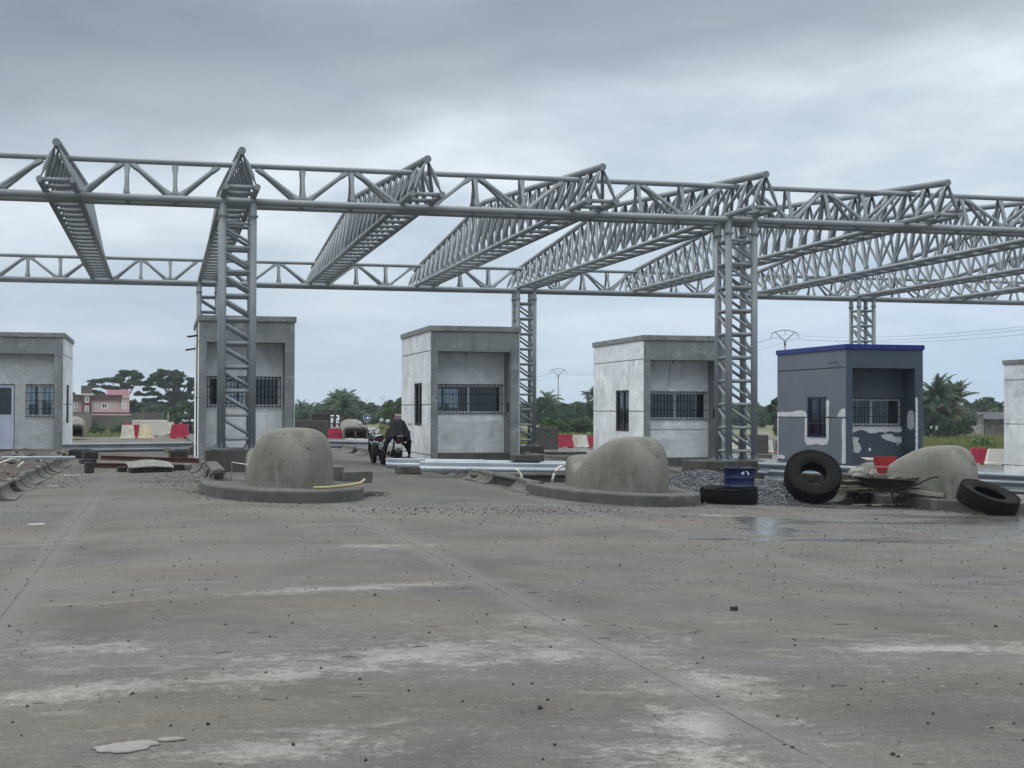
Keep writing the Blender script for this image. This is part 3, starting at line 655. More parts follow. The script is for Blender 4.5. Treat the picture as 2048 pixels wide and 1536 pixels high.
def booth(label, x, y, gl, side='plaster', front='cement', back='recess', trim='slab', gm='grille', opts=()):
    t = thing('toll_booth', label, 'toll booth', (x, y, gl), group='toll booths in a row')
    RD, PL, PR = .80, .23, 2.42
    sw = [(1.38, 2.72, 1.17, 2.48)]
    for sx in (0, 1):
        core = MB(); xi = (.016, .15) if sx == 0 else (BW - .15, BW - .016)
        wall_x(core, *xi, .82, BD - .02, 0, 3.975, sw)
        skin = MB(); xs_ = (0, .0158) if sx == 0 else (BW - .0158, BW)
        zc = [-.25] + GROOVES + [3.975]
        for a, b_ in zip(zc, zc[1:]): wall_x(skin, *xs_, .004, BD - .004, a + (.016 if a > 0 else 0), b_ - (.016 if b_ < 3.9 else 0), sw)
        wl = skin.build('side_wall', side, t); core.build('wall_core', 'cement' if side == 'plaster' else 'void', wl)
        window(t, *sw[0], (0 if sx == 0 else BW), 'x', 9 if 'blue' in opts else 0, 'blue_grille' if 'blue' in opts else gm, inward=(1 if sx == 0 else -1), mull=True, fm='grille' if 'blue' not in opts else 'blue_grille', proud=.025)
        if 'blue' in opts: MB().box(*((.13, .145) if sx == 0 else (BW - .145, BW - .13)), 1.44, 2.66, 1.22, 2.43).build('shutter', 'blue_grille', t)
    fb = MB(); fb.box(.017, PL, 0, RD, -.25, 3.385).box(PR, BW - .017, 0, RD, -.25, 3.385).box(.017, BW - .017, 0, RD, 3.3852, 3.974)
    fb.build('front_portal', front, t)
    hole = [(.27, 2.36, 1.55, 2.43)]
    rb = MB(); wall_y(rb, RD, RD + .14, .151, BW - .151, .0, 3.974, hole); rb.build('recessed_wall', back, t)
    window(t, *hole[0], RD, 'y', 19, gm, hb=3)
    hole = [(.75, 1.95, 1.35, 2.43)]
    kb = MB(); wall_y(kb, BD - .14, BD - .003, .017, BW - .017, 0, 3.974, hole); kb.build('rear_wall', front, t)
    window(t, *hole[0], BD - .003, 'y', 0, gm, inward=-1)
    MB().bevbox(-.04, BW + .04, -.05, BD + .04, 3.976, BH, .012).build('roof_slab', trim, t)
    MB().box(.0, BW, RD + .02, BD, -.25, -.02).build('floor_slab', 'inside', t)
    MB().box(.235, PR - .005, .06, RD - .002, -.25, .38).build('plinth', 'island' if side == 'plaster' else front, t)
    MB().box(PR - .004, PR + .05, .16, .40, 1.62, 1.90).build('letterbox', 'void', t)
    MB().tube((1.25, RD - .02, 3.36), (1.25, RD - .02, 3.30), .02, 6).build('conduit_end', 'void', t)
    if 'pipe' in opts: MB().path([(.02, .62, 3.60), (-.22, .62, 3.56), (-.30, .60, 3.555)], .028, 8).build('drain_spout', 'slate' if side != 'plaster' else 'blackmat', t)
    return t
def fill(t, poly, plane, off, m='filler', seed=1, th=.005):
    q = jag(poly, .03, .014, seed)
    if plane == 'side': pts = [(off, a, b_) for a, b_ in q]; ax = (-1, 0, 0)
    elif plane == 'reveal': pts = [(off, a, b_) for a, b_ in q]; ax = (-1, 0, 0)
    else: pts = [(a, off, b_) for a, b_ in q]; ax = (0, -1, 0)
    return MB().poly(pts, th, ax).build('filler_patch', m, t)
BX = [.97, 7.61, 14.19, 20.92, 29.86]
BY = 41.02
g2 = gz(BX[0])
b2 = booth('bare cement booth standing behind the leftmost front lattice column', BX[0], BY, g2, opts=('pipe',))
MB().path([(-.02, 2.6, 3.30), (-.32, 2.6, 3.25)], .028, 8).build('drain_spout', 'blackmat', b2)
MB().tube((-.018, 1.02, .1), (-.018, 1.02, 3.97), .018, 6).build('conduit', 'blackmat', b2)
fill(b2, [(1.35, 1.38), (2.40, 1.40), (2.40, .5), (1.7, .45), (1.3, .8)], 'front', .799, 'plaster', 3)
b3 = booth('bare cement booth in the middle beside the parked motorcycles, round white patch under its window', BX[1], BY, gz(BX[1]))
fill(b3, [(.94, 1.01), (1.05, 1.03), (1.21, 1.04), (1.24, .91), (1.23, .7), (1.17, .67), (.96, .68), (.92, .73), (.91, .95)], 'front', .799, 'filler', 5)
fill(b3, [(.25, 1.54), (2.38, 1.54), (2.38, 1.35), (1.89, 1.33), (1.32, 1.27), (.99, 1.33), (.63, 1.34), (.25, 1.33)], 'front', .799, 'plaster', 6)
b4 = booth('pale plastered booth partly hidden by the right front column, thin crack above its window', BX[2], BY, gz(BX[2]))
fill(b4, [(.82, .97), (1.04, .99), (1.14, .89), (1.16, .7), (1.09, .63), (.99, .63), (.91, .83)], 'front', .799, 'filler', 8)
fill(b4, [(.25, 1.53), (2.38, 1.53), (2.38, .94), (.25, .94)], 'front', .7995, 'plaster', 9)
MB().path([(1.16, .796, 3.3), (1.14, .796, 2.95), (1.10, .796, 2.6)], .007, 5).build('hanging_wire', 'blackmat', b4)
MB().box(.25, 2.35, .790, .798, 1.24, 1.262).build('render_line', 'cement', b4)
b5 = booth('half-painted dark slate booth with royal blue roof edge and white filler patches', BX[3], BY, gz(BX[3]), 'slate', 'slate_front', 'slate_front', 'blue_trim', opts=('pipe', 'blue'))
for k, p in enumerate(([(5.14, 1.83), (5.14, 1.97), (4.78, 1.99), (4.37, 1.98), (3.84, 2.0), (3.5, 2.04), (2.95, 2.02), (2.75, 1.83)], [(5.14, 1.79), (5.05, 1.78), (5.06, .49), (4.53, .47), (4.56, .36), (5.14, .36)],
        [(2.95, 1.79), (2.95, 1.04), (2.82, .88), (2.43, .9), (2.09, .94), (1.56, .9), (1.3, .95), (1.18, 1.13), (1.18, 1.79), (1.37, 1.79), (1.37, 1.165), (2.73, 1.165), (2.73, 1.79)],
        [(1.37, 1.84), (1.36, 2.35), (1.24, 2.38), (1.13, 2.33), (1.16, 2.12), (1.17, 1.84)], [(.6, 1.84), (.49, 1.95), (.35, 2.07), (.16, 2.11), (.03, 2.08), (.03, 1.84)], [(.26, 1.78), (.02, 1.78), (.02, .36), (.28, .36), (.25, .96), (.27, 1.4)])):
    fill(b5, p, 'side', -.001, 'filler', 10 + k)
for k, p in enumerate(([(.25, 1.54), (2.38, 1.54), (2.38, 1.36), (2.2, 1.34), (1.97, 1.38), (1.8, 1.32), (1.6, 1.35), (1.3, 1.30), (1.12, 1.37), (.95, 1.43), (.7, 1.34), (.4, 1.3), (.25, 1.31)],
        [(.6, 1.17), (.7, 1.19), (.85, 1.18), (.85, 1.08), (.81, 1.03), (.91, .94), (.94, .83), (.89, .69), (.81, .67), (.7, .7), (.66, .74), (.68, .84), (.66, 1.02), (.6, 1.05)],
        [(1.65, 1.2), (1.71, 1.27), (1.88, 1.29), (2.04, 1.27), (2.12, 1.19), (2.38, 1.18), (2.38, .98), (2.12, 1.02), (1.9, 1.06), (1.77, 1.11)],
        [(1.2, .83), (1.25, .85), (1.3, .81), (1.3, .75), (1.25, .73), (1.2, .76)], [(2.2, .96), (2.26, .98), (2.29, .94), (2.26, .9), (2.21, .91)])):
    fill(b5, p, 'front', .799, 'filler', 20 + k)
fill(b5, [(2.43, 2.46), (2.51, 2.46), (2.51, .4), (2.43, .4)], 'front', -.001, 'filler', 31)
fill(b5, [(.50, 1.5), (.50, 1.92), (.36, 2.05), (.14, 2.03), (.06, 1.9), (.07, 1.5), (.25, 1.42)], 'reveal', 2.419, 'filler', 32)
booth('pale booth cut off by the right edge of the photo', BX[4], BY, gz(BX[4]))
# booth at the left edge: door and window on its front
def booth_door(label, x, y, gl):
    t = thing('toll_booth', label, 'toll booth', (x, y, gl), group='toll booths in a row')
    H_ = 4.12
    sw = [(1.6, 2.95, 1.05, 2.40)]
    for sx in (0, 1):
        core = MB(); xi = (.016, .15) if sx == 0 else (BW - .15, BW - .016)
        wall_x(core, *xi, .33, BD - .02, 0, H_ - .166, sw)
        skin = MB(); xs_ = (0, .0158) if sx == 0 else (BW - .0158, BW)
        zc = [-.2, .10, 1.72, 3.39, H_ - .166]
        for a, b_ in zip(zc, zc[1:]): wall_x(skin, *xs_, .004, BD - .004, a + (.016 if a > 0 else 0), b_ - (.016 if b_ < 3.9 else 0), sw)
        wl = skin.build('side_wall', 'plaster', t); core.build('wall_core', 'cement', wl)
        window(t, *sw[0], (0 if sx == 0 else BW), 'x', 0, 'grille', inward=(1 if sx == 0 else -1), fm='grille')
    MB().box(.017, .25, 0, .3, -.2, 3.405).box(2.40, BW - .017, 0, .3, -.2, 3.405).box(.017, BW - .017, 0, .32, 3.4052, H_ - .167).build('front_portal', 'cement', t)
    holes = [(.12, 1.10, .22, 2.36), (1.48, 2.38, 1.28, 2.38)]
    rb = MB(); wall_y(rb, .32, .46, .151, BW - .151, 0, H_ - .167, holes); rb.build('recessed_wall', 'recess_grey', t)
    window(t, *holes[1], .32, 'y', 6, 'grille', hb=4)
    fb = MB(); frame_rect(fb, .123, 1.097, .22, 2.357, .09, .35, .42, 'y'); fb.box(.213, 1.007, .365, .405, .31, 1.36)
    MB().box(1.10, 1.118, .315, .33, .20, 2.38).box(.10, 1.118, .315, .33, 2.361, 2.378).build('door_gap_shade', 'void', t)  # solid dark strip on the wall, painted shade for the gap round the door
    d_ = fb.build('door', 'door_white', t); MB().box(.213, 1.007, .38, .388, 1.36, 2.267).build('door_glass', 'glass', d_)
    gb = MB()
    for i in range(6): gb.tube((.25 + i * .15, .37, 1.36), (.25 + i * .15, .37, 2.26), .007, 5)
    gb.build('door_bars', 'grille', d_)
    kb = MB(); wall_y(kb, BD - .14, BD - .003, .017, BW - .017, 0, H_ - .167, [(.75, 2.1, 1.25, 2.43)]); kb.build('rear_wall', 'cement', t)
    window(t, .75, 2.1, 1.25, 2.43, BD - .003, 'y', 0, 'grille', inward=-1)
    MB().bevbox(-.04, BW + .04, -.05, BD + .04, H_ - .165, H_, .012).build('roof_slab', 'slab', t)
    MB().box(.0, BW, .5, BD, -.2, -.02).build('floor_slab', 'inside', t)
    MB().box(.26, 2.39, -.02, .318, -.2, .20).build('door_step', 'island', t)
    return t
booth_door('grey cement booth at the left edge with white half-glazed door', -5.95, 50.1, -.10)

# ------------------------------------------------------------------ traffic islands, mounds, kerbs
ISL = [(2.08, 23.0, 'left', -1), (8.46, 23.5, 'middle', 0), (15.1, 22.85, 'right', 1)]
def island(xc, yn, label, f0=4.002):
    t = thing('traffic_island', label, 'traffic island', (xc, yn, 0), group='long concrete islands between the lanes')
    W = 1.42; L = 3.6; n = 26; out = []
    for i in range(n + 1):
        a = PI * (1 - i / n); out.append((W * math.cos(a), L * (1 - math.sin(a) ** .9) if False else 2.9 - 2.9 * math.sin(a) ** .85))
    pts = [(-W, 4.0)] + out + [(W, 4.0)]
    rings = []
    for dz, ins in ((-.3, 0), (.165, 0), (.19, .012), (.20, .04)):
        rings.append([(x * (1 - ins / W), y + ins * (1 if y < 2.5 else 0), gz(xc + x) + dz) for x, y in pts])
    mb = MB(); mb.loft(rings, False, True, False); mb.f.append([len(mb.v) - len(pts) + k for k in range(len(pts))]); mb.sm.append(False)
    mb.build('nose_kerb', 'island', t)
    bd = MB(); W2 = W - .50
    for a, b_ in zip(fr(f0, 56, 16), fr(f0, 56, 16)[1:]):
        q = [(-W2, a), (W2, a), (W2, b_), (-W2, b_)]
        bd.add([(x, y, gz(xc + x) - .3) for x, y in q] + [(x, y, gz(xc + x) + .17) for x, y in q], [(3, 2, 1, 0), (4, 5, 6, 7), (0, 1, 5, 4), (1, 2, 6, 5), (2, 3, 7, 6), (3, 0, 4, 7)])
    bd.build('island_fill', 'island', t)
    return t
island(ISL[0][0], ISL[0][1], 'traffic island with rounded nose under the left dome mound')
island(ISL[1][0], ISL[1][1], 'traffic island with rounded nose under the notched middle mound', 9.0)
island(ISL[2][0], ISL[2][1], 'traffic island nose behind the wheelbarrow')

def mound_mesh():
    """cast concrete crash nose: apse-shaped shell, nose towards -y, open towards +y"""
    L, W, H_ = 2.7, .725, 1.15; st = []
    NS, NA = 26, 28
    def sect(s, sh=0.0):
        wd = W * min(1.0, (s / .85) ** .55) * (1 if s > 1.2 else .93 + .07 * sstep(.5, 1.2, s))
        # height along the length: steep nose, peak, long fall to a notch and a raised rear flange
        pts = [(0, .0), (.04, .32), (.12, .60), (.24, .82), (.40, .98), (.56, 1.06), (.72, 1.085), (1.0, 1.06), (1.3, .98), (1.6, .86), (1.8, .73), (1.95, .60), (2.08, .50), (2.26, .46), (2.38, .48), (2.48, .68), (2.7, .68)]
        h = lin(s, pts) - sh; wd = max(.03, wd - sh); ring = []; e = .56 - .28 * sstep(1.4, 2.3, s); e2 = .54 - .26 * sstep(1.4, 2.3, s)
        for k in range(NA + 1):
            a = PI * k / NA; ca, sa = math.cos(a), math.sin(a)
            ring.append((-wd * (abs(ca) ** e) * (1 if ca > 0 else -1), max(.02, h) * abs(sa) ** e2))
        return ring
    mb = MB()
    for inner in (0, 1):
        ss = [L * (i / NS) ** 1.35 for i in range(NS + 1)]
        rings = [[(x, max(s, .10 if inner else 0.0) , z) for x, z in sect(s, .10 if inner else 0)] for s in ss]
        if inner: rings = [list(reversed(r_)) for r_ in rings]
        o = len(mb.v); mb.loft(rings, False, False, True)
        if not inner: oo = o + NS * (NA + 1)
        else: oi = o + NS * (NA + 1)
    for k in range(NA): mb.f.append([oo + k + 1, oo + k, oi + NA - k, oi + NA - k - 1]); mb.sm.append(False)
    return mb
def make_mound(label, x, y, rot=0):
    t = thing('concrete_mound', label, 'concrete mound', (x, y, gz(x) + .17), (0, 0, rot), group='dome-shaped concrete crash noses')
    mound_mesh().build('shell', 'mound', t)
    rib = MB().path([(0, 2.58, .0), (0, 2.56, .40), (0, 2.4, .47), (0, 1.9, .62)], .05, 8); rib.build('rib', 'mound', t)
    t.scale = (1, 1, .965)
    return t
m0 = make_mound('rounded dome mound beside the leftmost front column', 2.19, 23.75)
m0.scale = (.985, 1, .95)
dup(m0, (8.55, 24.2, gz(8.5) + .17), label='notched mound with raised rear flange in front of the pale plastered booth', rot=(0, 0, .06))
dup(m0, (14.66, 23.7, gz(14.7) + .17), label='pitted mound at the right behind the wheelbarrow', rot=(0, 0, .10))
dup(m0, (10.0, 78.2, gz(10) + .17), rot=(0, 0, PI), label='distant hollow mound seen from behind, left of the motorcycles').scale = (.95, 1, .97)
dup(m0, (-4.55, 78.0, gz(-4.5) + .17), rot=(0, 0, PI), label='distant pale mound beside the booth at the left edge')
dup(m0, (32.9, 76.5, gz(32.9) + .17), rot=(0, 0, PI + .4), label='distant mound left of the blue-trimmed booth')

PROF = [(0, -.06), (0, .03), (.12, .045), (.22, .09), (.29, .16), (.32, .215), (.325, .25)]
def kerb_profile(cap_only=False, low=True):
    bead = [(.43 + .105 * math.cos(a), .255 + .085 * math.sin(a)) for a in [R(190 - i * 23.75) for i in range(9)]]
    return bead
def kerb_mesh(L=.915):
    a = PROF + [(.43 + .11 * math.cos(q), .255 + .085 * math.sin(q)) for q in [R(180 - i * 22.5) for i in range(9)]] + [(.54, -.06)]
    return MB().loft([[(x, 0, z) for x, z in a], [(x, L, z) for x, z in a]], True, True, False)
def cap_mesh(L=.94):
    a = [(.43 + .11 * math.cos(R(t_)), .255 + .085 * math.sin(R(t_))) for t_ in range(180, -1, -20)] + [(.54, -.06), (.46, -.06), (.40, .18)]
    return MB().loft([[(x, 0, z) for x, z in a], [(x, L, z) for x, z in a]], True, True, False)
def kerb_row(label, x, y0, y1, facing, gaps=(), dxdy=0.0, only=None):
    """facing = +1 when the concave face looks towards +x"""
    t = thing('kerb_row', label, 'kerb', (x, y0, gz(x)), group='rows of concave kerbstones along the lanes')
    full = kerb_mesh().build('kerbstone', 'kerb', t); cap = None; n = int((y1 - y0) / .95); first = True
    rr = random.Random(int(y0 * 10 + x))
    for i in range(n):
        if i in gaps:
            if cap is None: o = cap = cap_mesh().build('kerbstone', 'kerb', t)
            else: o = cap.copy(); C.objects.link(o); o.parent = t
        elif first: o = full; first = False
        else: o = full.copy(); C.objects.link(o); o.parent = t
        o.scale = (-facing * .70, 1, .76)
        o.location = (dxdy * i * .95 + rr.uniform(-.022, .022), i * .95, rr.uniform(-.018, .012)); o.rotation_euler = (0, rr.uniform(-.04, .04), rr.uniform(-.025, .025))
    return t
kerb_row('kerb row with a missing stone along the left edge of the left lane', -2.38, 24.6, 41.5, 1, (2,))
kerb_row('kerb row left of the left dome mound', .66, 26.6, 37.2, -1, ())
kerb_row('kerb row with a dark gap, from the middle mound towards the motorcycles', 6.93, 27.0, 40, -1, (2, 3))
kerb_row('distant kerb row behind the motorcycles', 6.80, 44, 62, -1, (9,))
kerb_row('kerb row behind the right front column and the loose rails', 10.0, 27.6, 52, 1, ())
kerb_row('kerb row right of the middle mound, behind the gravel heap', 12.75, 25.4, 52, -1, (4,))
kerb_row('distant kerb row behind the leftmost column', -.10 + .75, 47, 60, -1, ())
# flat coping laid on the kerb beside the left mound
cp = thing('coping_course', 'row of flat coping blocks left of the left dome mound', 'coping', (.98, 25.9, gz(1) + .30))
for i in range(6):
    MB().bevbox(-.12, .12, i * .62, i * .62 + .60, 0, .12, .03).build('coping_block', 'kerb', cp)

# ------------------------------------------------------------------ guard rails
def wbeam(L, n=24):
    """galvanised W-beam along x, face towards -y"""
    p = [(-.02, -.155), (.0, -.15), (.06, -.13), (.083, -.105), (.083, -.085), (.06, -.06), (.01, -.02), (.0, 0), (.01, .02), (.06, .06), (.083, .085), (.083, .105), (.06, .13), (.0, .15), (-.02, .155)]
    out = [(-y, z) for y, z in p]; inn = [(-y + .006, z) for y, z in reversed(p)]
    a = out + inn
    mb = MB().loft([[(0, y, z) for y, z in a], [(L, y, z) for y, z in a]], True, True, False)
    for x in (.10, L - .10):
        for z in (-.095, .095): mb.tube((x, -.085, z), (x, -.10, z), .016, 6)
    return mb
def rail(label, p0, p1, roll=0.0, m='galv', tp=None):
    p0 = Vector(p0); p1 = Vector(p1); d = p1 - p0
    o = wbeam(d.length).build('guard_rail', m, None)
    rx = math.atan2(d.y, d.x); ry = -math.asin(d.z / d.length)
    o.matrix_world = Matrix.Translation(p0) @ Matrix.Rotation(rx, 4, 'Z') @ Matrix.Rotation(ry, 4, 'Y') @ Matrix.Rotation(roll, 4, 'X')
    return tag(o, label, 'guard rail', 'corrugated steel guard rails')
gl = lambda x, h: gz(x) + h
rail('front bright rail lying in front of the middle booth, running behind the notched mound', (5.98, 33.60, .085), (11.0, 33.85, -.025), -.80)
rail('bright rail lying just behind the front one before the middle booth', (6.25, 34.35, .125), (11.6, 34.6, .01), -1.15)
rail('short end of a bright rail sticking out under the motorcycles', (5.47, 35.6, .10), (8.0, 35.5, .05), -.85)
rail('upper blue-grey rail of the stack behind the standing tyre', (13.22, 30.25, .135), (22.0, 27.62, -.245), -.10, 'galv_dull')
rail('lower blue-grey rail of the stack behind the standing tyre', (13.42, 30.12, -.03), (22.2, 27.49, -.41), -.10, 'galv_dull')
rail('dull rail lying across the left lane between the two leftmost booths', (-3.2, 49.0, .17), (.95, 48.6, .22), -.30, 'galv_dull')
rail('dull rail at the back, right of the left dome mound', (3.6, 57.2, .15), (8.6, 57.6, .02), -.35, 'galv_dull')
o = MB().bevbox(-.30, .30, -.2, .25, 0, .20, .02).build('concrete_block', 'kerb', None, (6.02, 35.4, gz(6.1) + .0)); tag(o, 'pale concrete block under the left end of the bright rails', 'block')
o = MB().bevbox(-.37, .37, -.25, .25, 0, .165, .012).build('concrete_block', 'concrete_dark', None, (8.86, 34.45, .175)); tag(o, 'dark block lying on top of the bright loose rails', 'block')
o = MB().bevbox(-1.55, 1.3, -.15, .15, 0, .16, .012).build('low_wall', 'concrete_dark', None, (8.6, 32.45, gz(8.6) - .03)); tag(o, 'low dark concrete wall behind the white pipe stubs of the middle island', 'low wall')
o = MB().bevbox(-1.6, 1.35, -.22, .2, 0, .065, .012).build('concrete_slab', 'kerb', None, (8.6, 32.45, gz(8.6) + .135)); tag(o, 'pale slab edge topping the low dark wall on the middle island', 'slab')
o = MB().bevbox(-1.2, 1.4, -.4, .4, 0, .12, .012).build('concrete_slab', 'kerb', None, (14.2, 52.0, gz(14.2) + .16)); tag(o, 'pale slab on the ground right of the rear middle column', 'slab')
for (x, y, pts, lb) in ((7.62, 27.6, [(0, 0, 0), (.012, 0, .09), (.04, 0, .18), (.085, 0, .25), (.14, 0, .30), (.21, 0, .33)], 'taller bent white pipe stub on the middle island'), (7.20, 28.4, [(0, 0, 0), (-.015, 0, .08), (-.05, 0, .15), (-.10, 0, .205), (-.16, 0, .24)], 'shorter bent white pipe stub on the middle island')):
    o = MB().path(pts, .026, 8).build('pipe_stub', 'pvc', None, (x, y, gz(x) + .2)); tag(o, lb, 'pipe', 'white pipe stubs')
o = MB().path([(0, 0, 0), (.25, -.02, .005), (.55, .01, .03), (.80, .10, .07), (.88, .22, .12)], .022, 8).build('pipe', 'hose', None, (2.42, 23.55, gz(2.4) + .225)); tag(o, 'thin yellow pipe lying at the foot of the left dome mound', 'pipe')
o = MB().bevbox(-.28, .28, -.09, .09, 0, .22, .015).build('concrete_block', 'kerb', None, (3.55, 26.6, gz(3.5) + .17), None); o.rotation_euler = (0, 0, .25); tag(o, 'loose pale concrete block behind the right side of the left dome mound', 'block')
o = MB().bevbox(-.10, .10, -.3, .3, 0, .30, .015).build('concrete_block', 'kerb', None, (3.22, 27.0, gz(3.2) + .17)); tag(o, 'upright pale block beside the left dome mound', 'block')
o = MB().path([(0, 0, 0), (.02, 0, .33), (.34, 0, .28), (.28, 0, .02)], .012, 6).build('wire_frame', 'pvc', None, (1.20, 26.0, gz(1.2) + .2)); tag(o, 'thin pale wire frame standing left of the left dome mound', 'wire frame')

# ------------------------------------------------------------------ tyres
def tyre_mesh(Ro=.545, Ri=.285, Wd=.29):
    h = Wd / 2; p = []
    tw = h * .80
    def tread(z): return Ro - .012 * (z / tw) ** 2
    gr = [-.095, -.032, .032, .095]
    p.append((Ri, -h * .62)); p.append((Ri + .015, -h * .80)); p.append((Ri + .05, -h * .86)); p.append((Ri + .075, -h * .95)); p.append((Ri + .13, -h * 1.0)); p.append((Ri + .18, -h * .98)); p.append((Ro - .05, -h * .93)); p.append((Ro - .02, -h * .88)); p.append((tread(-tw) - .004, -tw))
    for g_ in gr: p += [(tread(g_), g_ - .010), (tread(g_) - .018, g_ - .007), (tread(g_) - .018, g_ + .007), (tread(g_), g_ + .010)]
    p += [(tread(tw) - .004, tw)] + [(r_, -z) for r_, z in reversed(p[:8])]
    q = p + [(Ri + .05, h * .55), (Ri + .16, h * .75), (Ro - .06, h * .70), (Ro - .045, 0), (Ro - .06, -h * .70), (Ri + .16, -h * .75), (Ri + .05, -h * .55)]
    mb = MB().lathe(q, 56, True, None, False)
    n_t = len(mb.f)
    # shoulder lugs
    for k in range(56):
        a = 2 * PI * k / 56
        for sg in (-1, 1):
            m_ = Matrix.Rotation(a, 4, 'Z') @ Matrix.Translation((Ro - .028, 0, sg * h * .90))
            b_ = MB().box(-.022, .018, -.017, .017, -.016, .016).move(m_); mb.add(b_.v, b_.f)
    return mb
TG = 'big worn truck tyres'
def tyre(label, loc, rot, **k):
    o = tyre_mesh(**k).build('truck_tyre', 'rubber', None, loc); o.rotation_euler = rot; return tag(o, label, 'tyre', TG)
tyre('truck tyre lying flat with a blue drum on it', (10.30, 24.90, gz(10.3) + .150), (.02, -.027, .3))
tyre('truck tyre standing upright and leaning back beside the wheelbarrow', (12.16, 25.22, gz(12.2) + .515), (R(50), 0, R(-16)), Ro=.545, Ri=.245, Wd=.34)
tyre('truck tyre lying tilted against the right mound at the right edge', (14.42, 22.80, gz(14.5) + .275), (R(20), R(9), 0), Wd=.30)
for k, pts in enumerate(([(-.06, .02), (.0, .05), (.06, .02), (.05, -.03), (-.04, -.04)],)): pass

# ------------------------------------------------------------------ drum on the tyre
t = thing('cut_drum', 'blue cut-down oil drum with side handles standing on the flat tyre', 'drum', (10.50, 24.88, gz(10.5) + .305))
rp = [(.285, .0), (.292, .012), (.285, .02), (.285, .170), (.2895, .178), (.285, .186), (.285, .345), (.298, .355), (.298, .365), (.278, .365), (.272, .02), (0.001, .02), (0.001, .0)]
MB().lathe(rp, 36, False).build('body', 'drum', t)
for s in (-1, 1):
    MB().path([(s * .28, -.05, .30), (s * .37, -.06, .33), (s * .44, -.02, .37), (s * .44, .04, .37), (s * .37, .07, .34), (s * .28, .05, .31)], .011, 6).build('handle', 'blackmat', t)
def onrim(a, z, r_=.2875): return Vector((r_ * math.sin(a), -r_ * math.cos(a), z))
for st_ in ([(-.22, .285), (-.20, .255), (-.14, .25)], [(-.12, .30), (-.08, .26), (-.15, .262)], [(.05, .305), (.12, .30), (.16, .285)], [(.16, .285), (.20, .265), (.22, .235)], [(.28, .27), (.30, .255)]):
    pts = [onrim(a, z) for a, z in st_]
    mk = MB()
    for p, q in zip(pts, pts[1:]): mk.obox(p, q, .004, .018, up=(0, 0, 1))
    mk.build('paint_mark', 'white_paint', t)

# ------------------------------------------------------------------ gravel heap
def gravel_heap():
    mb = MB(); rr = random.Random(5); cx, cy = 11.1, 27.3
    def hh(x, y):
        a = (x - 10.75) / 1.25; b_ = (y - 27.35) / 1.5; h = .55 * math.exp(-(a * a + b_ * b_) * 1.3)
        a = (x - 11.9) / .7; b_ = (y - 26.6) / 1.1; h = max(h, .42 * math.exp(-(a * a + b_ * b_) * 1.2))
        return max(0.0, h - .03)
    xs_ = fr(9.4, 13.0, 44); ys_ = fr(25.0, 29.6, 40)
    base_ = sheet(xs_, ys_, lambda x, y: gz(x) - .02 + hh(x, y)); mb.add([(a - cx, b_ - cy, c) for a, b_, c in base_.v], base_.f)
    oct_ = [(1, 0, 0), (-1, 0, 0), (0, 1, 0), (0, -1, 0), (0, 0, 1), (0, 0, -1)]; of = [(0, 2, 4), (2, 1, 4), (1, 3, 4), (3, 0, 4), (2, 0, 5), (1, 2, 5), (3, 1, 5), (0, 3, 5)]
    for _ in range(9000):
        x = rr.uniform(9.3, 13.1); y = rr.uniform(24.7, 29.0); h = hh(x, y)
        if h <= 0 and rr.random() > .10: continue
        s = rr.uniform(.012, .034) ; e = Matrix.Rotation(rr.random() * 6, 3, 'Z') @ Matrix.Rotation(rr.random() * 6, 3, 'X')
        vs = [e @ Vector((a * s * rr.uniform(.8, 1.5), b_ * s, c * s * .8)) + Vector((x - cx, y - cy, gz(x) + h + s * .2 - .01)) for a, b_, c in oct_]
        mb.add(vs, of)
    o = mb.build('gravel_heap', 'gravel', None, (cx, cy, 0)); tag(o, 'heap of crushed grey stone behind the flat tyre and drum', 'gravel heap')
gravel_heap()

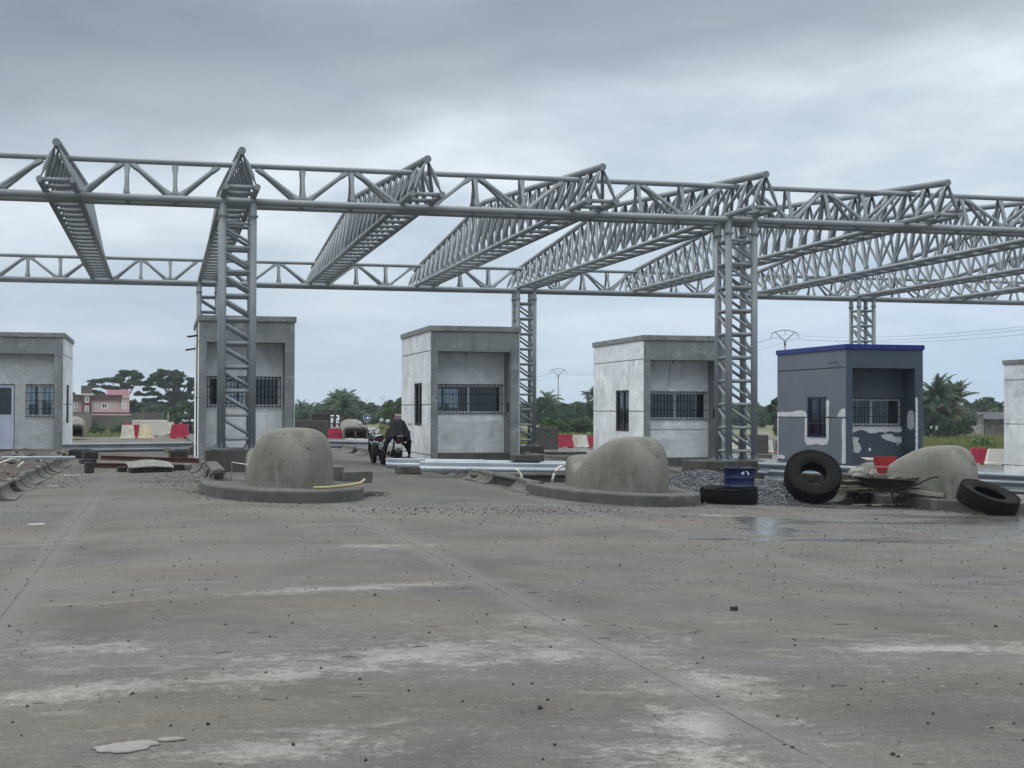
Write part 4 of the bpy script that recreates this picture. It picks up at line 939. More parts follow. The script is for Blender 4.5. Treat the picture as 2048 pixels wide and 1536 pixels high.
# ------------------------------------------------------------------ wheelbarrow and its load
def wheelbarrow():
    t = thing('wheelbarrow', 'rusty wheelbarrow loaded with junk in front of the right mound', 'wheelbarrow', (13.42, 24.62, gz(13.4)), (0, 0, R(-26)))
    t.scale = (1.12, 1.15, .94)
    bot = [(-.30, -.17, .38), (.28, -.20, .36), (.28, .20, .36), (-.30, .17, .38)]; top = [(-.52, -.30, .60), (.42, -.33, .54), (.42, .33, .54), (-.52, .30, .60)]
    inn = [(x * .95, y * .93, z) for x, y, z in top]; inb = [(x * .95, y * .92, z + .02) for x, y, z in bot]
    MB().loft([bot, top, inn, inb], True, True).build('tray', 'rust_dark', t)
    MB().path([*[Vector(p) for p in top], Vector(top[0])], .014, 6).build('rim', 'rust_dark', t)
    w_ = thing('wheel', '', '', (-.42, 0, .165), (R(90), 0, 0)); del w_['label']; del w_['category']; w_.parent = t
    MB().lathe([(.105, -.03), (.16, -.035), (.168, 0), (.16, .035), (.105, .03)], 28).build('tyre', 'rubber', w_)
    rm = MB().lathe([(.10, -.025), (.115, -.02), (.115, .02), (.10, .025)], 24).tube((0, 0, -.06), (0, 0, .06), .022, 10)
    for k in range(5):
        a = 2 * PI * k / 5; rm.tube((.02 * math.cos(a), .02 * math.sin(a), 0), (.105 * math.cos(a), .105 * math.sin(a), 0), .012, 6)
    rm.build('rim', 'rust_dark', w_)
    for s in (-1, 1):
        MB().path([(-.44, s * .07, .165), (-.30, s * .12, .31), (.10, s * .22, .36), (.45, s * .27, .46), (.68, s * .30, .60), (.82, s * .31, .63)], .018, 8).build('handle', 'rust_dark', t)
        MB().path([(.30, s * .23, .37), (.33, s * .25, .01), (.12, s * .25, .01), (.06, s * .20, .36)], .014, 6).build('leg', 'rust_dark', t)
        MB().tube((.12, s * .25, .05), (.30, s * .23, .34), .010, 6).build('leg_brace', 'rust_dark', t)
    MB().tube((.33, -.25, .03), (.33, .25, .03), .012, 6).build('stretcher', 'rust_dark', t)
    return t
wb = wheelbarrow()
def blob(name, label, cat, m, loc, r, seed, squash=(1, 1, .8), amp=.25, n=14, sh=2.2, rot=0):
    rr = random.Random(seed); ph = [(rr.uniform(1, 5), rr.uniform(1, 5), rr.uniform(0, 6)) for _ in range(6)]; rings = []
    for i in range(n + 1):
        v = PI * (i + .02) / (n + .04); ring = []
        for k in range(2 * n):
            u = 2 * PI * k / (2 * n); q = 1 + amp * sum(math.sin(a * sh * .5 * u * 0 + a * math.cos(u) * sh + b_ * math.sin(u) * sh + c * v + v * a) for a, b_, c in ph) / 6
            ring.append((r * q * math.sin(v) * math.cos(u) * squash[0], r * q * math.sin(v) * math.sin(u) * squash[1], -r * q * math.cos(v) * squash[2]))
        rings.append(ring)
    o = MB().loft(rings, True, True, True).build(name, m, None, loc); o.rotation_euler = (0, 0, rot); return tag(o, label, cat)
zt_ = gz(13.5) - .10
LX, LY = -.56, -.50      # the load sits on the barrow
blob('sack', 'crumpled whitish woven sack bulging over the left end of the wheelbarrow', 'sack', 'sack', (13.52 + LX, 25.42 + LY, zt_ + .70), .145, 3, (1.3, 1.0, .85), .75)
blob('rag', 'dirty rag hanging beside the sack on the wheelbarrow', 'rag', 'sack', (13.78 + LX, 25.30 + LY, zt_ + .68), .085, 8, (.9, .8, 1.2), .8)
o = MB().path([(0, 0, 0), (-.05, .02, .16), (-.10, .03, .34)], [.016, .013, .010], 6).build('stick', 'wood', None, (13.90 + LX, 25.30 + LY, zt_ + .58)); tag(o, 'dark stick standing up out of the wheelbarrow load', 'stick')
def plank(label, p0, p1, wd, ht, m='wood', g='timber in and around the wheelbarrow'):
    p0 = Vector(p0); p1 = Vector(p1); o = MB().obox(Vector((0, 0, 0)), p1 - p0, wd, ht).build('plank', m, None, p0); return tag(o, label, 'plank', g)
plank('squared pale beam sloping down from the wheelbarrow to the right', (13.30, 24.85, zt_ + .47), (14.22, 23.95, zt_ + .34), .09, .07, 'wood_pale')
plank('long thin plank above the squared beam, right of the wheelbarrow', (13.40, 24.98, zt_ + .56), (14.48, 23.92, zt_ + .42), .08, .03, 'wood_pale')
plank('plank sticking out to the left under the sack', (12.9 + LX, 26.0 + LY, zt_ + .50), (14.0 + LX, 25.5 + LY, zt_ + .56), .10, .025, 'wood_pale')
plank('darker plank sticking out lower left of the wheelbarrow', (12.95 + LX, 26.15 + LY, zt_ + .40), (14.1 + LX, 25.7 + LY, zt_ + .46), .12, .03, 'wood')
plank('brown board end showing below the sack', (13.2 + LX, 25.5 + LY, zt_ + .40), (13.75 + LX, 25.2 + LY, zt_ + .46), .16, .03, 'wood')
plank('white paper-like board lying across the wheelbarrow rim', (14.0 + LX, 25.0 + LY, zt_ + .615), (14.42 + LX, 25.2 + LY, zt_ + .57), .16, .012, 'paper')
plank('dark board across the middle of the wheelbarrow', (13.85 + LX, 24.95 + LY, zt_ + .60), (14.35 + LX, 25.25 + LY, zt_ + .585), .22, .02, 'rust_dark')
o = MB().poly([(0, 0, 0), (.16, .05, .06), (.34, .0, .05), (.45, .06, -.02), (.22, .12, -.03)], .01, (0, 0, 1)).build('paper_sheet', 'paper', None, (14.12 + LX, 25.35 + LY, zt_ + .62)); tag(o, 'folded white sheet lying on the red box', 'paper')
t = thing('red_box', 'open red metal box behind the wheelbarrow', 'box', (14.40 + LX, 25.85 + LY, zt_ + .66), (0, 0, R(-14)))
MB().bevbox(-.23, .23, 0, .26, 0, .16, .01).build('box_body', 'red_metal', t)
MB().bevbox(-.23, .23, .24, .265, .17, .36, .01).build('box_lid', 'red_metal', t)
o = MB().bevbox(-.42, .42, -.4, .4, 0, .40, .02).build('concrete_block', 'island', None, (14.35 + LX, 26.55 + LY, gz(14.3) + .18)); tag(o, 'concrete block carrying the red box behind the wheelbarrow', 'block')
o = MB().poly([(-.26, 0, 0), (.10, 0, .0), (.16, .2, .03), (-.30, .22, .05)], .015, (0, 0, 1)).build('board', 'wood_pale', None, (14.45 + LX, 26.3 + LY, gz(14.3) + .85)); tag(o, 'pale flat board lying behind the lid of the red box', 'board')

rr = random.Random(61); LB = ['wood', 'rust_dark', 'wood_pale', 'wood']
for k in range(30):
    a = rr.uniform(-.5, .35); L_ = rr.uniform(.35, .9); x0 = 13.0 + rr.uniform(-.1, .75); y0 = 24.95 + rr.uniform(-.3, .25) - .45 * (x0 - 13.0); z0 = zt_ + .50 + rr.uniform(-.10, .18)
    plank('scrap lath piled on the wheelbarrow among other laths', (x0 - L_ * .6, y0 + .15, z0 + rr.uniform(-.06, .05)), (x0 + L_ * .5, y0 - .28 * L_ + a * .3, z0 + rr.uniform(-.08, .05)), rr.uniform(.03, .07), rr.uniform(.015, .03), LB[k % 4], 'scrap laths on the wheelbarrow')
for k in range(14):
    plank('scrap lath lying at the foot of the kerb by the wheelbarrow', (12.75 + rr.uniform(-.2, .7), 24.9 + rr.uniform(-.4, .2), gz(13) + .02), (13.0 + rr.uniform(-.2, .9), 24.7 + rr.uniform(-.4, .2), gz(13) + .03), rr.uniform(.03, .07), .02, LB[k % 3], 'scrap laths on the ground by the wheelbarrow')
for k, (x, y, z, a_) in enumerate(((12.45, 26.05, .0, .2), (12.35, 26.1, .19, -.3), (12.6, 26.2, .36, .1))):  # dark blocks added behind the tyre so that its hole looks shaded
    o = MB().bevbox(-.5 + .1 * k, .5 - .08 * k, -.2, .2, 0, .18, .03).build('added_dark_block', 'rubble_dark', None, (x, y, gz(x) + z)); o.rotation_euler = (0, .05 * k, a_); tag(o, ('lowest', 'middle', 'topmost')[k] + ' added dark block giving the standing tyre a shaded hole', 'board', 'added dark blocks behind the standing tyre')
# ------------------------------------------------------------------ debris in and beside the left lane
o = MB().bevbox(-.10, .10, -.12, .12, 0, .26, .02).build('concrete_cube', 'rubble_dark', None, (-1.66, 34.6, gz(-1.66))); o.rotation_euler = (0, 0, .2); tag(o, 'dark concrete test cube standing in the left lane', 'block')
def ibeam(label, p0, p1):
    p0 = Vector(p0); p1 = Vector(p1); d = p1 - p0; u = Vector((0, 0, 1)); mb = MB()
    mb.obox((0, 0, .055), d + u * .055, .10, .012).obox((0, 0, -.055), d - u * .055, .10, .012).obox((0, 0, 0), d, .008, .098)
    o = mb.build('steel_joist', 'rust', None, p0); return tag(o, label, 'steel beam', 'rusty red steel beams across the left lane')
ibeam('long rusty red steel beam resting across the left lane, its right end by the pedestal', (-1.62, 40.0, .14), (1.25, 35.2, .19))
ibeam('shorter rusty red steel beam lying in front of the long one', (-1.70, 37.2, .035), (-.1, 36.6, .03))
def corrugated():
    mb = MB(); n = 72; L = 1.0; prof = []
    rings = []
    for j in range(9):
        y = -.32 + .64 * j / 8; r_ = []
        for i in range(n + 1):
            x = -L / 2 + L * i / n; zz_ = .020 * math.sin(i * 2 * PI / 5) + .05 * math.cos(x / L * PI) + .05 * (y + .3) + .02 * math.sin(3 * x + 5 * y)
            r_.append((x + .02 * math.sin(9 * y), y, zz_))
        rings.append(r_)
    mb.loft(rings, False, False, False)
    o = len(mb.v); mb.v += [(x, y, z + .004) for x, y, z in mb.v]; mb.f += [[i + o for i in reversed(f)] for f in mb.f]; mb.sm += list(mb.sm)
    o = mb.build('corrugated_sheet', 'corr', None, (-.28, 34.1, .13)); o.rotation_euler = (R(5), 0, R(14)); tag(o, 'bent white corrugated sheet lying in the left lane', 'roof sheet')
corrugated()
def slab(label, name, cat, m, x, y, dz, sx, sy, sz, rz=0, rx=0, ry=0, group=None):
    o = MB().bevbox(-sx / 2, sx / 2, -sy / 2, sy / 2, 0, sz, min(sz, sx, sy) * .12).build(name, m, None, (x, y, gz(x) + dz)); o.rotation_euler = (rx, ry, rz); return tag(o, label, cat, group)
slab('added dark slab below the corrugated sheet', 'timber_block', 'timber', 'rubble_dark', -.27, 34.08, 0, .92, .46, .105, .24)  # dark slab added to stand in for the black underside of the sheet
slab('dark timber block beside the right end of the corrugated sheet', 'timber_block', 'timber', 'rust_dark', .36, 35.0, 0, .24, .3, .14, .3)
slab('pale broken block right of the corrugated sheet', 'concrete_block', 'block', 'rubble', .58, 35.2, 0, .18, .26, .15, -.4)
slab('dark lump left of the corrugated sheet', 'timber_block', 'timber', 'rubble_dark', -.92, 34.6, 0, .20, .3, .12, .2)
slab('brown block below the rail at the left side of the second booth', 'concrete_block', 'block', 'rubble_dark', .45, 42.5, 0, .5, .4, .28, .1)
slab('tilted pale kerb offcut leaning at the side of the second booth', 'kerb_offcut', 'block', 'kerb', .30, 44.0, .1, .55, .25, .14, .6, .3, .3)
slab('long pale metal trim lying across the left island kerb', 'metal_trim', 'metal trim', 'galv', -3.0, 37.2, .30, 1.75, .22, .05, R(4))
slab('second pale metal trim under the first on the left island', 'metal_trim', 'metal trim', 'galv_dull', -3.3, 38.0, .24, 2.3, .25, .05, R(2))
slab('black plastic lump below the rail in the left lane', 'rubble_bag', 'rubbish bag', 'rubble_dark', -2.10, 44.5, 0, .42, .4, .24, .2)
slab('dark crate beside the grey booth in the left lane', 'rubble_bag', 'rubbish bag', 'rubble_dark', -2.45, 45.8, 0, .6, .5, .28, -.2)
slab('dark slab fragment at the kerb end of the left lane', 'concrete_block', 'block', 'rubble_dark', -2.0, 41.0, 0, .4, .3, .12, .4)
slab('white crushed paper by the kerb in the left lane', 'paper_scrap', 'paper', 'paper', -1.95, 33.2, 0, .35, .14, .03, .3)
slab('white folded paper lying on the paving at the left', 'paper_scrap', 'paper', 'paper', -1.55, 19.05, 0, .19, .10, .025, .2)
slab('thin white strip next to the kerb gap', 'paper_scrap', 'paper', 'paper', -2.05, 28.8, 0, .22, .07, .02, .1)
slab('small dark brick fragment lying alone on the paving at the right', 'brick', 'brick', 'rubble_dark', 4.35, 10.41, 0, .055, .04, .032, .3)
MB_ = MB()
# rubble-covered left island
isl = MB()
q = sheet(fr(-5.6, -2.75, 10), fr(24, 49.8, 40), lambda x, y: gz(x) + .20 + .035 * math.sin(3.1 * x + y * 1.7) + .03 * math.sin(5 * x - 2.3 * y)).build('soil_bed', 'soil', None); struct(q)
rr = random.Random(11)
proto = None
for k in range(60):
    x = rr.uniform(-4.6, -2.95); y = rr.uniform(29, 46); s = rr.uniform(.07, .20)
    nm = ('rubble_piece', 'rubble') if rr.random() < .6 else ('rubble_piece', 'rubble_dark')
    if k < 3:
        o = MB().add([(-.5, -.4, 0), (.5, -.3, 0), (.4, .4, 0), (-.45, .35, 0), (-.35, -.3, .4 + .1 * k), (.3, -.28, .5), (.35, .3, .35), (-.3, .22, .5 - .1 * k)], [(3, 2, 1, 0), (4, 5, 6, 7), (0, 1, 5, 4), (1, 2, 6, 5), (2, 3, 7, 6), (3, 0, 4, 7)]).build('rubble_piece', ('rubble', 'rubble_dark', 'rubble')[k], None)
        proto = (proto or []) + [o]
    else: o = proto[k % 3].copy(); C.objects.link(o)
    o.location = (x, y, gz(x) + .20); o.scale = (s, s * rr.uniform(.6, 1.4), s * .8); o.rotation_euler = (0, 0, rr.uniform(0, 6))
    tag(o, 'broken concrete rubble strewn on the soil of the left island', 'rubble', 'rubble on the left island')
o = MB().path([(0, 0, 0), (.25, .5, .06), (.5, 1.2, .16), (.62, 1.5, .10)], .018, 6).build('hose', 'pvc', None, (-3.75, 32.2, gz(-3.7) + .28)); tag(o, 'pale bent pipe lying in the rubble of the left island', 'pipe')
o = MB().path([(0, 0, 0), (.1, .3, .1), (.14, .6, .02)], .018, 6).build('hose', 'pvc', None, (-3.1, 33.0, gz(-3.1) + .25)); tag(o, 'short curved pale pipe near the kerb of the left island', 'pipe')
# cement splat
def splat(label, cx, cy, rx_, ry_, seed):
    rr = random.Random(seed); ph = [rr.uniform(0, 6) for _ in range(5)]; pts = []
    for k in range(48):
        a = 2 * PI * k / 48; q = 1 + .14 * math.sin(2 * a + ph[0]) + .10 * math.sin(3 * a + ph[1]) + .07 * math.sin(7 * a + ph[2]) + .04 * math.sin(13 * a + ph[3]); pts.append((cx + rx_ * q * math.cos(a), cy + ry_ * q * math.sin(a)))
    rings = [[(cx + (x - cx) * s - 0, cy + (y - cy) * s, gz(x) + h) for x, y in pts] for s, h in ((1, .001), (.93, .007), (.6, .011), (.15, .013))]
    rings = [[(x - cx, y - cy, z) for x, y, z in r_] for r_ in rings]
    o = MB().loft(rings, True, True, True).build('cement_splash', 'splat', None, (cx, cy, 0)); tag(o, label, 'cement splash', 'dried cement splashes')
splat('larger pale dried cement splash on the paving, bottom left', -.14, 6.33, .14, .09, 2)
splat('small pale cement splash touching the larger one on its right', .045, 6.42, .055, .035, 4)

# loose stones over the paving
def chips():
    mb = MB(); rr = random.Random(21)
    oct_ = [(1, 0, 0), (-1, 0, 0), (0, 1, 0), (0, -1, 0), (0, 0, 1), (0, 0, -1)]; of = [(0, 2, 4), (2, 1, 4), (1, 3, 4), (3, 0, 4), (2, 0, 5), (1, 2, 5), (3, 1, 5), (0, 3, 5)]
    def one(x, y, s):
        e = Matrix.Rotation(rr.random() * 6, 3, 'Z') @ Matrix.Rotation(rr.random() * 6, 3, 'X')
        mb.add([e @ Vector((a * s * rr.uniform(.8, 1.5), b_ * s, c * s * .8)) + Vector((x, y, gz(x) + s * .35)) for a, b_, c in oct_], of)
    n = 0
    while n < 4600:
        y = rr.uniform(5, 24); x = rr.uniform(-.2 * y - 1, .75 * y)
        dens = .30 + .55 * sstep(2, 8, x) * sstep(9, 14, y) + .2 * sstep(16, 22, y) + .4 * math.exp(-((x - 5.2) / 1.6) ** 2 - ((y - 20.5) / 1.2) ** 2)
        if rr.random() > dens: continue
        u = rr.random(); one(x, y, .0026 + .0085 * u ** 4 + (.007 if rr.random() < .03 else 0) + .002 * sstep(10, 20, y)); n += 1
    for x0, y0, x1, y1, m_, sp in ((.5, 26, 1.4, 23.4, 260, .18), (1.4, 23.2, 3.6, 25.4, 420, .20), (3.55, 25.2, 3.9, 26.6, 260, .14), (7.0, 26.5, 8.4, 23.4, 300, .18), (8.4, 23.3, 10, 25.4, 260, .18), (10.8, 24.6, 13.6, 24.9, 420, .25), (-2.0, 28, -2.0, 40, 200, .25), (3.2, 21.5, 7.2, 22.4, 360, .5), (.1, 27, .1, 38, 220, .25), (13.3, 24.5, 14.2, 22.9, 240, .2)):
        for _ in range(m_):
            f = rr.random(); one(x0 + (x1 - x0) * f + rr.gauss(0, sp), y0 + (y1 - y0) * f + rr.gauss(0, sp), rr.uniform(.005, .017))
    o = mb.build('stone_chips', 'chips', None); tag(o, 'small dark stones scattered over the paving', 'stone chips', None, 'stuff')
chips()
rr = random.Random(33); sp0 = None
for k in range(26):
    y = rr.uniform(5.2, 12) ; x = rr.uniform(-.12 * y - .3, .58 * y)
    if sp0 is None: o = sp0 = MB().path([(0, 0, 0), (.5, .03, .02), (1, 0, 0)], [.025, .035, .02], 5).build('wood_splinter', 'chips', None)
    else: o = sp0.copy(); C.objects.link(o)
    s = rr.uniform(.05, .11); o.location = (x, y, gz(x) + .004); o.scale = (s, s, s * .7); o.rotation_euler = (0, 0, rr.uniform(-.5, .4))
    tag(o, 'short dark wood splinter lying on the paving', 'splinter', 'wood splinters on the paving')
# ------------------------------------------------------------------ motorcycles (rear towards the camera, +y forward)
def motorcycle(label, loc, rot, plate_marks):
    t = thing('motorcycle', label, 'motorcycle', loc, rot, 'motorcycles')
    for y in (-.60, .66):
        w_ = thing('wheel', '', '', (0, y, .30), (0, R(90), 0)); del w_['label']; del w_['category']; w_.parent = t
        MB().lathe([(.235, -.045), (.27, -.055), (.295, -.035), (.302, 0), (.295, .035), (.27, .055), (.235, .045)], 32).build('tyre', 'rubber', w_)
        rm = MB().lathe([(.215, -.03), (.24, -.04), (.24, .04), (.215, .03)], 32).lathe([(.02, -.06), (.06, -.05), (.06, .05), (.02, .06)], 16)
        for k in range(12):
            a = 2 * PI * k / 12; rm.tube((.05 * math.cos(a), .05 * math.sin(a), .02 * (-1) ** k), (.22 * math.cos(a + .3), .22 * math.sin(a + .3), 0), .006, 5)
        rm.build('rim', 'blackmat', w_)
    fb = MB()
    fb.path([(0, .42, .95), (0, .25, .60), (0, .10, .32), (0, -.18, .34), (0, -.25, .55), (0, -.62, .74)], .028, 8)
    for s in (-1, 1):
        fb.path([(s * .02, .38, .86), (s * .10, .0, .70), (s * .10, -.35, .70), (s * .09, -.70, .74)], .018, 6); fb.tube((s * .09, -.20, .36), (s * .09, -.60, .30), .022, 8); fb.tube((s * .11, -.58, .32), (s * .12, -.38, .68), .026, 8)
    fb.build('frame', 'blackmat', t)
    MB().bevbox(-.13, .13, -.12, .24, .26, .58, .05).tube((-.17, .02, .35), (.17, .02, .35), .09, 12).build('engine', 'rust_dark', t)
    tk = [[(x * wd, y, z0 + z * hh) for x, z in ((-.7, 0), (-1, .45), (-.75, .9), (0, 1.05), (.75, .9), (1, .45), (.7, 0))] for y, wd, z0, hh in ((-.08, .09, .70, .13), (.05, .14, .68, .20), (.25, .15, .70, .22), (.40, .09, .76, .14))]
    MB().loft(tk, True, True, True).build('tank', 'black', t)
    se = [[(x * wd, y, z0 + z * .10) for x, z in ((-1, 0), (-1, .7), (-.6, 1), (.6, 1), (1, .7), (1, 0))] for y, wd, z0 in ((-.72, .10, .76), (-.45, .14, .74), (-.2, .13, .72), (.0, .10, .74))]
    MB().loft(se, True, True, True).build('seat', 'black', t)
    fk = MB()
    for s in (-1, 1): fk.tube((s * .09, .66, .30), (s * .09, .40, .98), .022, 8)
    fk.box(-.12, .12, .38, .44, .90, .93).build('fork', 'blackmat', t)
    MB().path([(-.36, .22, 1.02), (-.22, .30, 1.06), (-.08, .39, 1.0), (.08, .39, 1.0), (.22, .30, 1.06), (.36, .22, 1.02)], .014, 8).build('handlebar', 'black', t)
    for s in (-1, 1):
        MB().tube((s * .36, .22, 1.02), (s * .25, .28, 1.05), .022, 8).build('grip', 'black', t)
        st = MB().path([(s * .24, .30, 1.06), (s * .27, .30, 1.16), (s * .32, .28, 1.24)], .007, 5).build('mirror_stalk', 'blackmat', t)
        m_ = MB().lathe([(.0, -.012), (.05, -.012), (.06, 0), (.05, .012), (.0, .012)], 16, False, Matrix.Translation((s * .33, .27, 1.27)) @ Matrix.Rotation(R(90), 4, 'X') @ Matrix.Scale(1.25, 4, (1, 0, 0)))
        m_.build('mirror', 'alu', st)
        MB().tube((s * .10, -.70, .72), (s * .19, -.72, .72), .008, 5).lathe([(0, -.03), (.028, -.02), (.03, 0), (.028, .02), (0, .03)], 10, False, Matrix.Translation((s * .20, -.73, .72)) @ Matrix.Rotation(R(90), 4, 'X')).build('indicator', 'lamp_clear', t)
    MB().lathe([(0, -.05), (.07, -.04), (.085, .03), (.07, .05), (0, .06)], 18, False, Matrix.Translation((0, .50, .88)) @ Matrix.Rotation(R(-90), 4, 'X')).build('headlight', 'lamp_clear', t)
    for y, z in ((-.60, .30), (.66, .30)):
        r_ = []
        for k in range(9):
            a = R(20 + 150 * k / 8) if y < 0 else R(10 + 130 * k / 8); r_.append([(x, y - .335 * math.cos(a) * (1 if y < 0 else -1), z + .335 * math.sin(a) + b_) for x, b_ in ((-.065, -.02), (-.05, .01), (.05, .01), (.065, -.02))])
        MB().loft(r_, False, False, True).build('mudguard', 'black', t)
    MB().bevbox(-.055, .055, -.80, -.74, .70, .80, .02).build('tail_light', 'lamp_red', t)
    MB().path([(-.14, -.30, .92), (-.14, -.75, .88), (0, -.80, .88), (.14, -.75, .88), (.14, -.30, .92)], .014, 6).build('grab_rail', 'chrome', t)
    pl = MB().box(-.105, .105, -.845, -.840, .49, .66).build('number_plate', 'plate', t)
    mk = MB()
    for a, b_, c, d in plate_marks: mk.box(a, b_, -.8478, -.8452, c, d)
    mk.build('plate_characters', 'black', pl)
    MB().path([(.14, .10, .28), (.17, -.2, .26), (.18, -.75, .34)], [.02, .035, .045], 10).build('exhaust', 'chrome', t)
    MB().tube((-.12, -.05, .28), (-.30, -.10, .0), .012, 6).build('kickstand', 'blackmat', t)
    MB().tube((-.26, -.05, .30), (.26, -.05, .30), .014, 6).build('footpeg', 'blackmat', t)
    return t
pm1 = [(-.08, -.065, .59, .635), (-.055, -.04, .59, .635), (-.02, .02, .62, .635), (.04, .08, .59, .605), (-.07, -.02, .515, .53), (-.07, -.055, .515, .56), (.0, .015, .515, .56), (.03, .07, .545, .56), (.05, .065, .515, .545)]
mb_ = motorcycle('motorcycle standing uncovered, left of the tarpaulin, its round mirrors showing', (6.30, 42.3, gz(6.2)), (0, R(-9), R(4)), pm1)
pm2 = [(-.085, -.07, .515, .56), (-.055, -.04, .50, .565), (-.025, -.012, .51, .56), (.0, .035, .548, .56), (.0, .013, .525, .56), (.0, .035, .515, .528), (.05, .065, .51, .56), (.075, .09, .51, .56)]
mc2 = motorcycle('motorcycle under the black tarpaulin beside the middle booth, only its plate and rear wheel showing', (6.62, 41.2, gz(6.7)), (0, R(5), R(-7)), pm2)
dup(mb_, (1.30, 79.5, gz(1.3)), (0, R(-6), R(200)), 'distant motorcycle at the left corner of the second booth, with pale mirrors')
def tarp():
    t = MB(); rr = random.Random(4); rings = []
    # draped from a high front over the seat to the tail; ring = left hem .. ridge .. right hem
    secs = [(.62, .16, 1.02, .70), (.50, .32, 1.20, .45), (.25, .37, 1.36, .34), (-.02, .38, 1.33, .30), (-.28, .37, 1.20, .30), (-.48, .36, 1.08, .32), (-.62, .36, 1.00, .34), (-.74, .34, .96, .38), (-.82, .31, .93, .60)]
    for y, wd, zt, zb in secs:
        r_ = []
        for k in range(25):
            u = -1 + 2 * k / 24; q = abs(u); x = wd * math.copysign(min(1, q * 1.7) ** .9 * (1 - .0 * q), u); z = zt - (zt - zb) * max(0, (q - .18) / .82) ** 1.15
            f = .035 * math.sin(k * 1.9 + y * 5) * q + .02 * math.sin(k * 3.3 + y * 9) * q
            r_.append((x + f, y + .03 * math.sin(k * 1.3) * q, z + .02 * math.sin(k * 2.1 + 2 * y)))
        rings.append(r_)
    t.loft(rings, False, False, True)
    o = len(t.v); t.v += [(x * .985, y, z - .012) for x, y, z in t.v]; t.f += [[i + o for i in reversed(f)] for f in t.f]; t.sm += list(t.sm)
    o = t.build('tarpaulin', 'tarp', None, (6.62, 41.2, gz(6.7))); o.rotation_euler = (0, R(5), R(-7)); tag(o, 'black tarpaulin draped over the motorcycle beside the middle booth', 'tarpaulin')
tarp()

# ------------------------------------------------------------------ plastic water barriers
def barrier_mesh(Lb=1.0, Lt=.74, W=.40, H_=.72):
    mb = MB(); rings = []
    for z, l, w_ in ((0.05, Lb, W), (.12, Lb * .985, W * .95), (.14, Lb * .95, W * .82), (H_ - .03, Lt + .02, W * .42), (H_, Lt - .03, W * .34)):
        r_ = []; n = 12
        for k in range(n + 1): r_.append((-l / 2 + l * k / n, -w_ / 2 + (.022 if k % 2 and .13 < z < .7 else 0), z))
        for k in range(n + 1): r_.append((l / 2 - l * k / n, w_ / 2 - (.022 if k % 2 and .13 < z < .7 else 0), z))
        rings.append(r_)
    mb.loft(rings)
    for x in (-Lb * .3, Lb * .3): mb.box(x - .10, x + .10, -W * .45, W * .45, 0, .055)
    return mb
BG = 'red and white plastic barriers across the far lanes'
bproto = {}
def barrier(color, label, x, y, rz=0, sc=1.0, sx=1.0):
    if color not in bproto: o = bproto[color] = barrier_mesh().build('plastic_barrier', color, None)
    else: o = bproto[color].copy(); C.objects.link(o)
    o.location = (x, y, gz(x)); o.rotation_euler = (0, 0, rz); o.scale = (sc * sx, sc, sc); return tag(o, label, 'barrier', BG)
def px(xp, d, dz=0.0): v = at(xp, 800, d); return v.x, v.y
RP, WP, YP = 'red_plastic', 'white_plastic', 'yellow_plastic'
FAR = [(RP, 360, 72, 0, 1.0, 1, 'red barrier at the left corner of the second booth'), (YP, 292, 70, .1, 1.0, .75, 'yellowed barrier in the middle of the left lane gap'), (RP, 271, 71.5, .2, 1.0, .55, 'narrow red barrier left of the yellowed one'),
       (WP, 256, 70.5, .1, 1.0, .7, 'dirty white barrier leftmost of the group in the left lane gap'), (RP, 254, 84, .2, .95, .5, 'small red barrier behind the dirty white one'), (WP, 276, 84, .2, .9, .5, 'small white barrier behind the narrow red one'),
       (WP, 341, 84, .3, 1.0, .5, 'small white barrier behind the big panel, near the second booth'), (RP, 366, 82, .1, .95, .5, 'small red barrier standing behind the big red one'), (RP, 157, 83, .0, .9, .75, 'red barrier beside the distant pale mound at the left'),
       (RP, 668, 76, .0, 1.0, 1, 'red barrier between the left dome mound and the hollow mound'), (RP, 1130, 78, .05, 1.0, .95, 'red barrier right of the dark wall by the rear middle column'), (WP, 1160, 78.5, .0, 1.0, .98, 'cream barrier between two red ones by the pale plastered booth'),
       (RP, 1189, 79, -.05, 1.0, .95, 'red barrier half hidden by the pale plastered booth'), (WP, 1478, 79, .1, 1.0, .9, 'cream barrier seen through the right front column'), (WP, 1496, 74, .3, 1.0, .8, 'tilted cream barrier right behind the right front column'), (WP, 1537, 79, .1, 1.0, .5, 'cream barrier left of the blue-trimmed booth'),
       (RP, 1551, 82, .1, 1.0, .7, 'red barrier peeping out left of the blue-trimmed booth'), (RP, 1956, 66, .0, 1.05, .85, 'red barrier right of the right mound'), (WP, 1996, 65, .0, 1.05, 1.15, 'cream barrier at the booth cut off by the right edge')]
for m_, xp, d, rz, sc, sx, lb in FAR:
    x, y = px(xp, d); barrier(m_, lb, x, y, rz - .15, sc, sx)
x, y = px(300, 78); o = MB().bevbox(-.95, .95, -.06, .06, .04, .88, .02).box(-.7, -.55, -.25, .25, 0, .05).box(.55, .7, -.25, .25, 0, .05).build('site_panel', 'white_plastic', None, (x, y, gz(x))); o.rotation_euler = (0, 0, -.2); tag(o, 'big white site panel behind the barriers in the left lane gap', 'panel')
def wall_block(label, name, cat, m, xp0, xp1, d, h, th=.3, lift=0.0):
    a = at(xp0, 800, d); b_ = at(xp1, 800, d); L = (b_ - a).length; z = gz((a.x + b_.x) / 2, a.y)
    o = MB().bevbox(0, L, 0, th, -.2, h, .02).build(name, m, None, (a.x, a.y, z + lift)); o.rotation_euler = (0, 0, math.atan2(b_.y - a.y, b_.x - a.x)); return tag(o, label, cat)
wall_block('dark concrete wall behind the second booth, left of the distant red barrier', 'low_wall', 'low wall', 'concrete_dark', 560, 655, 74, 1.10)
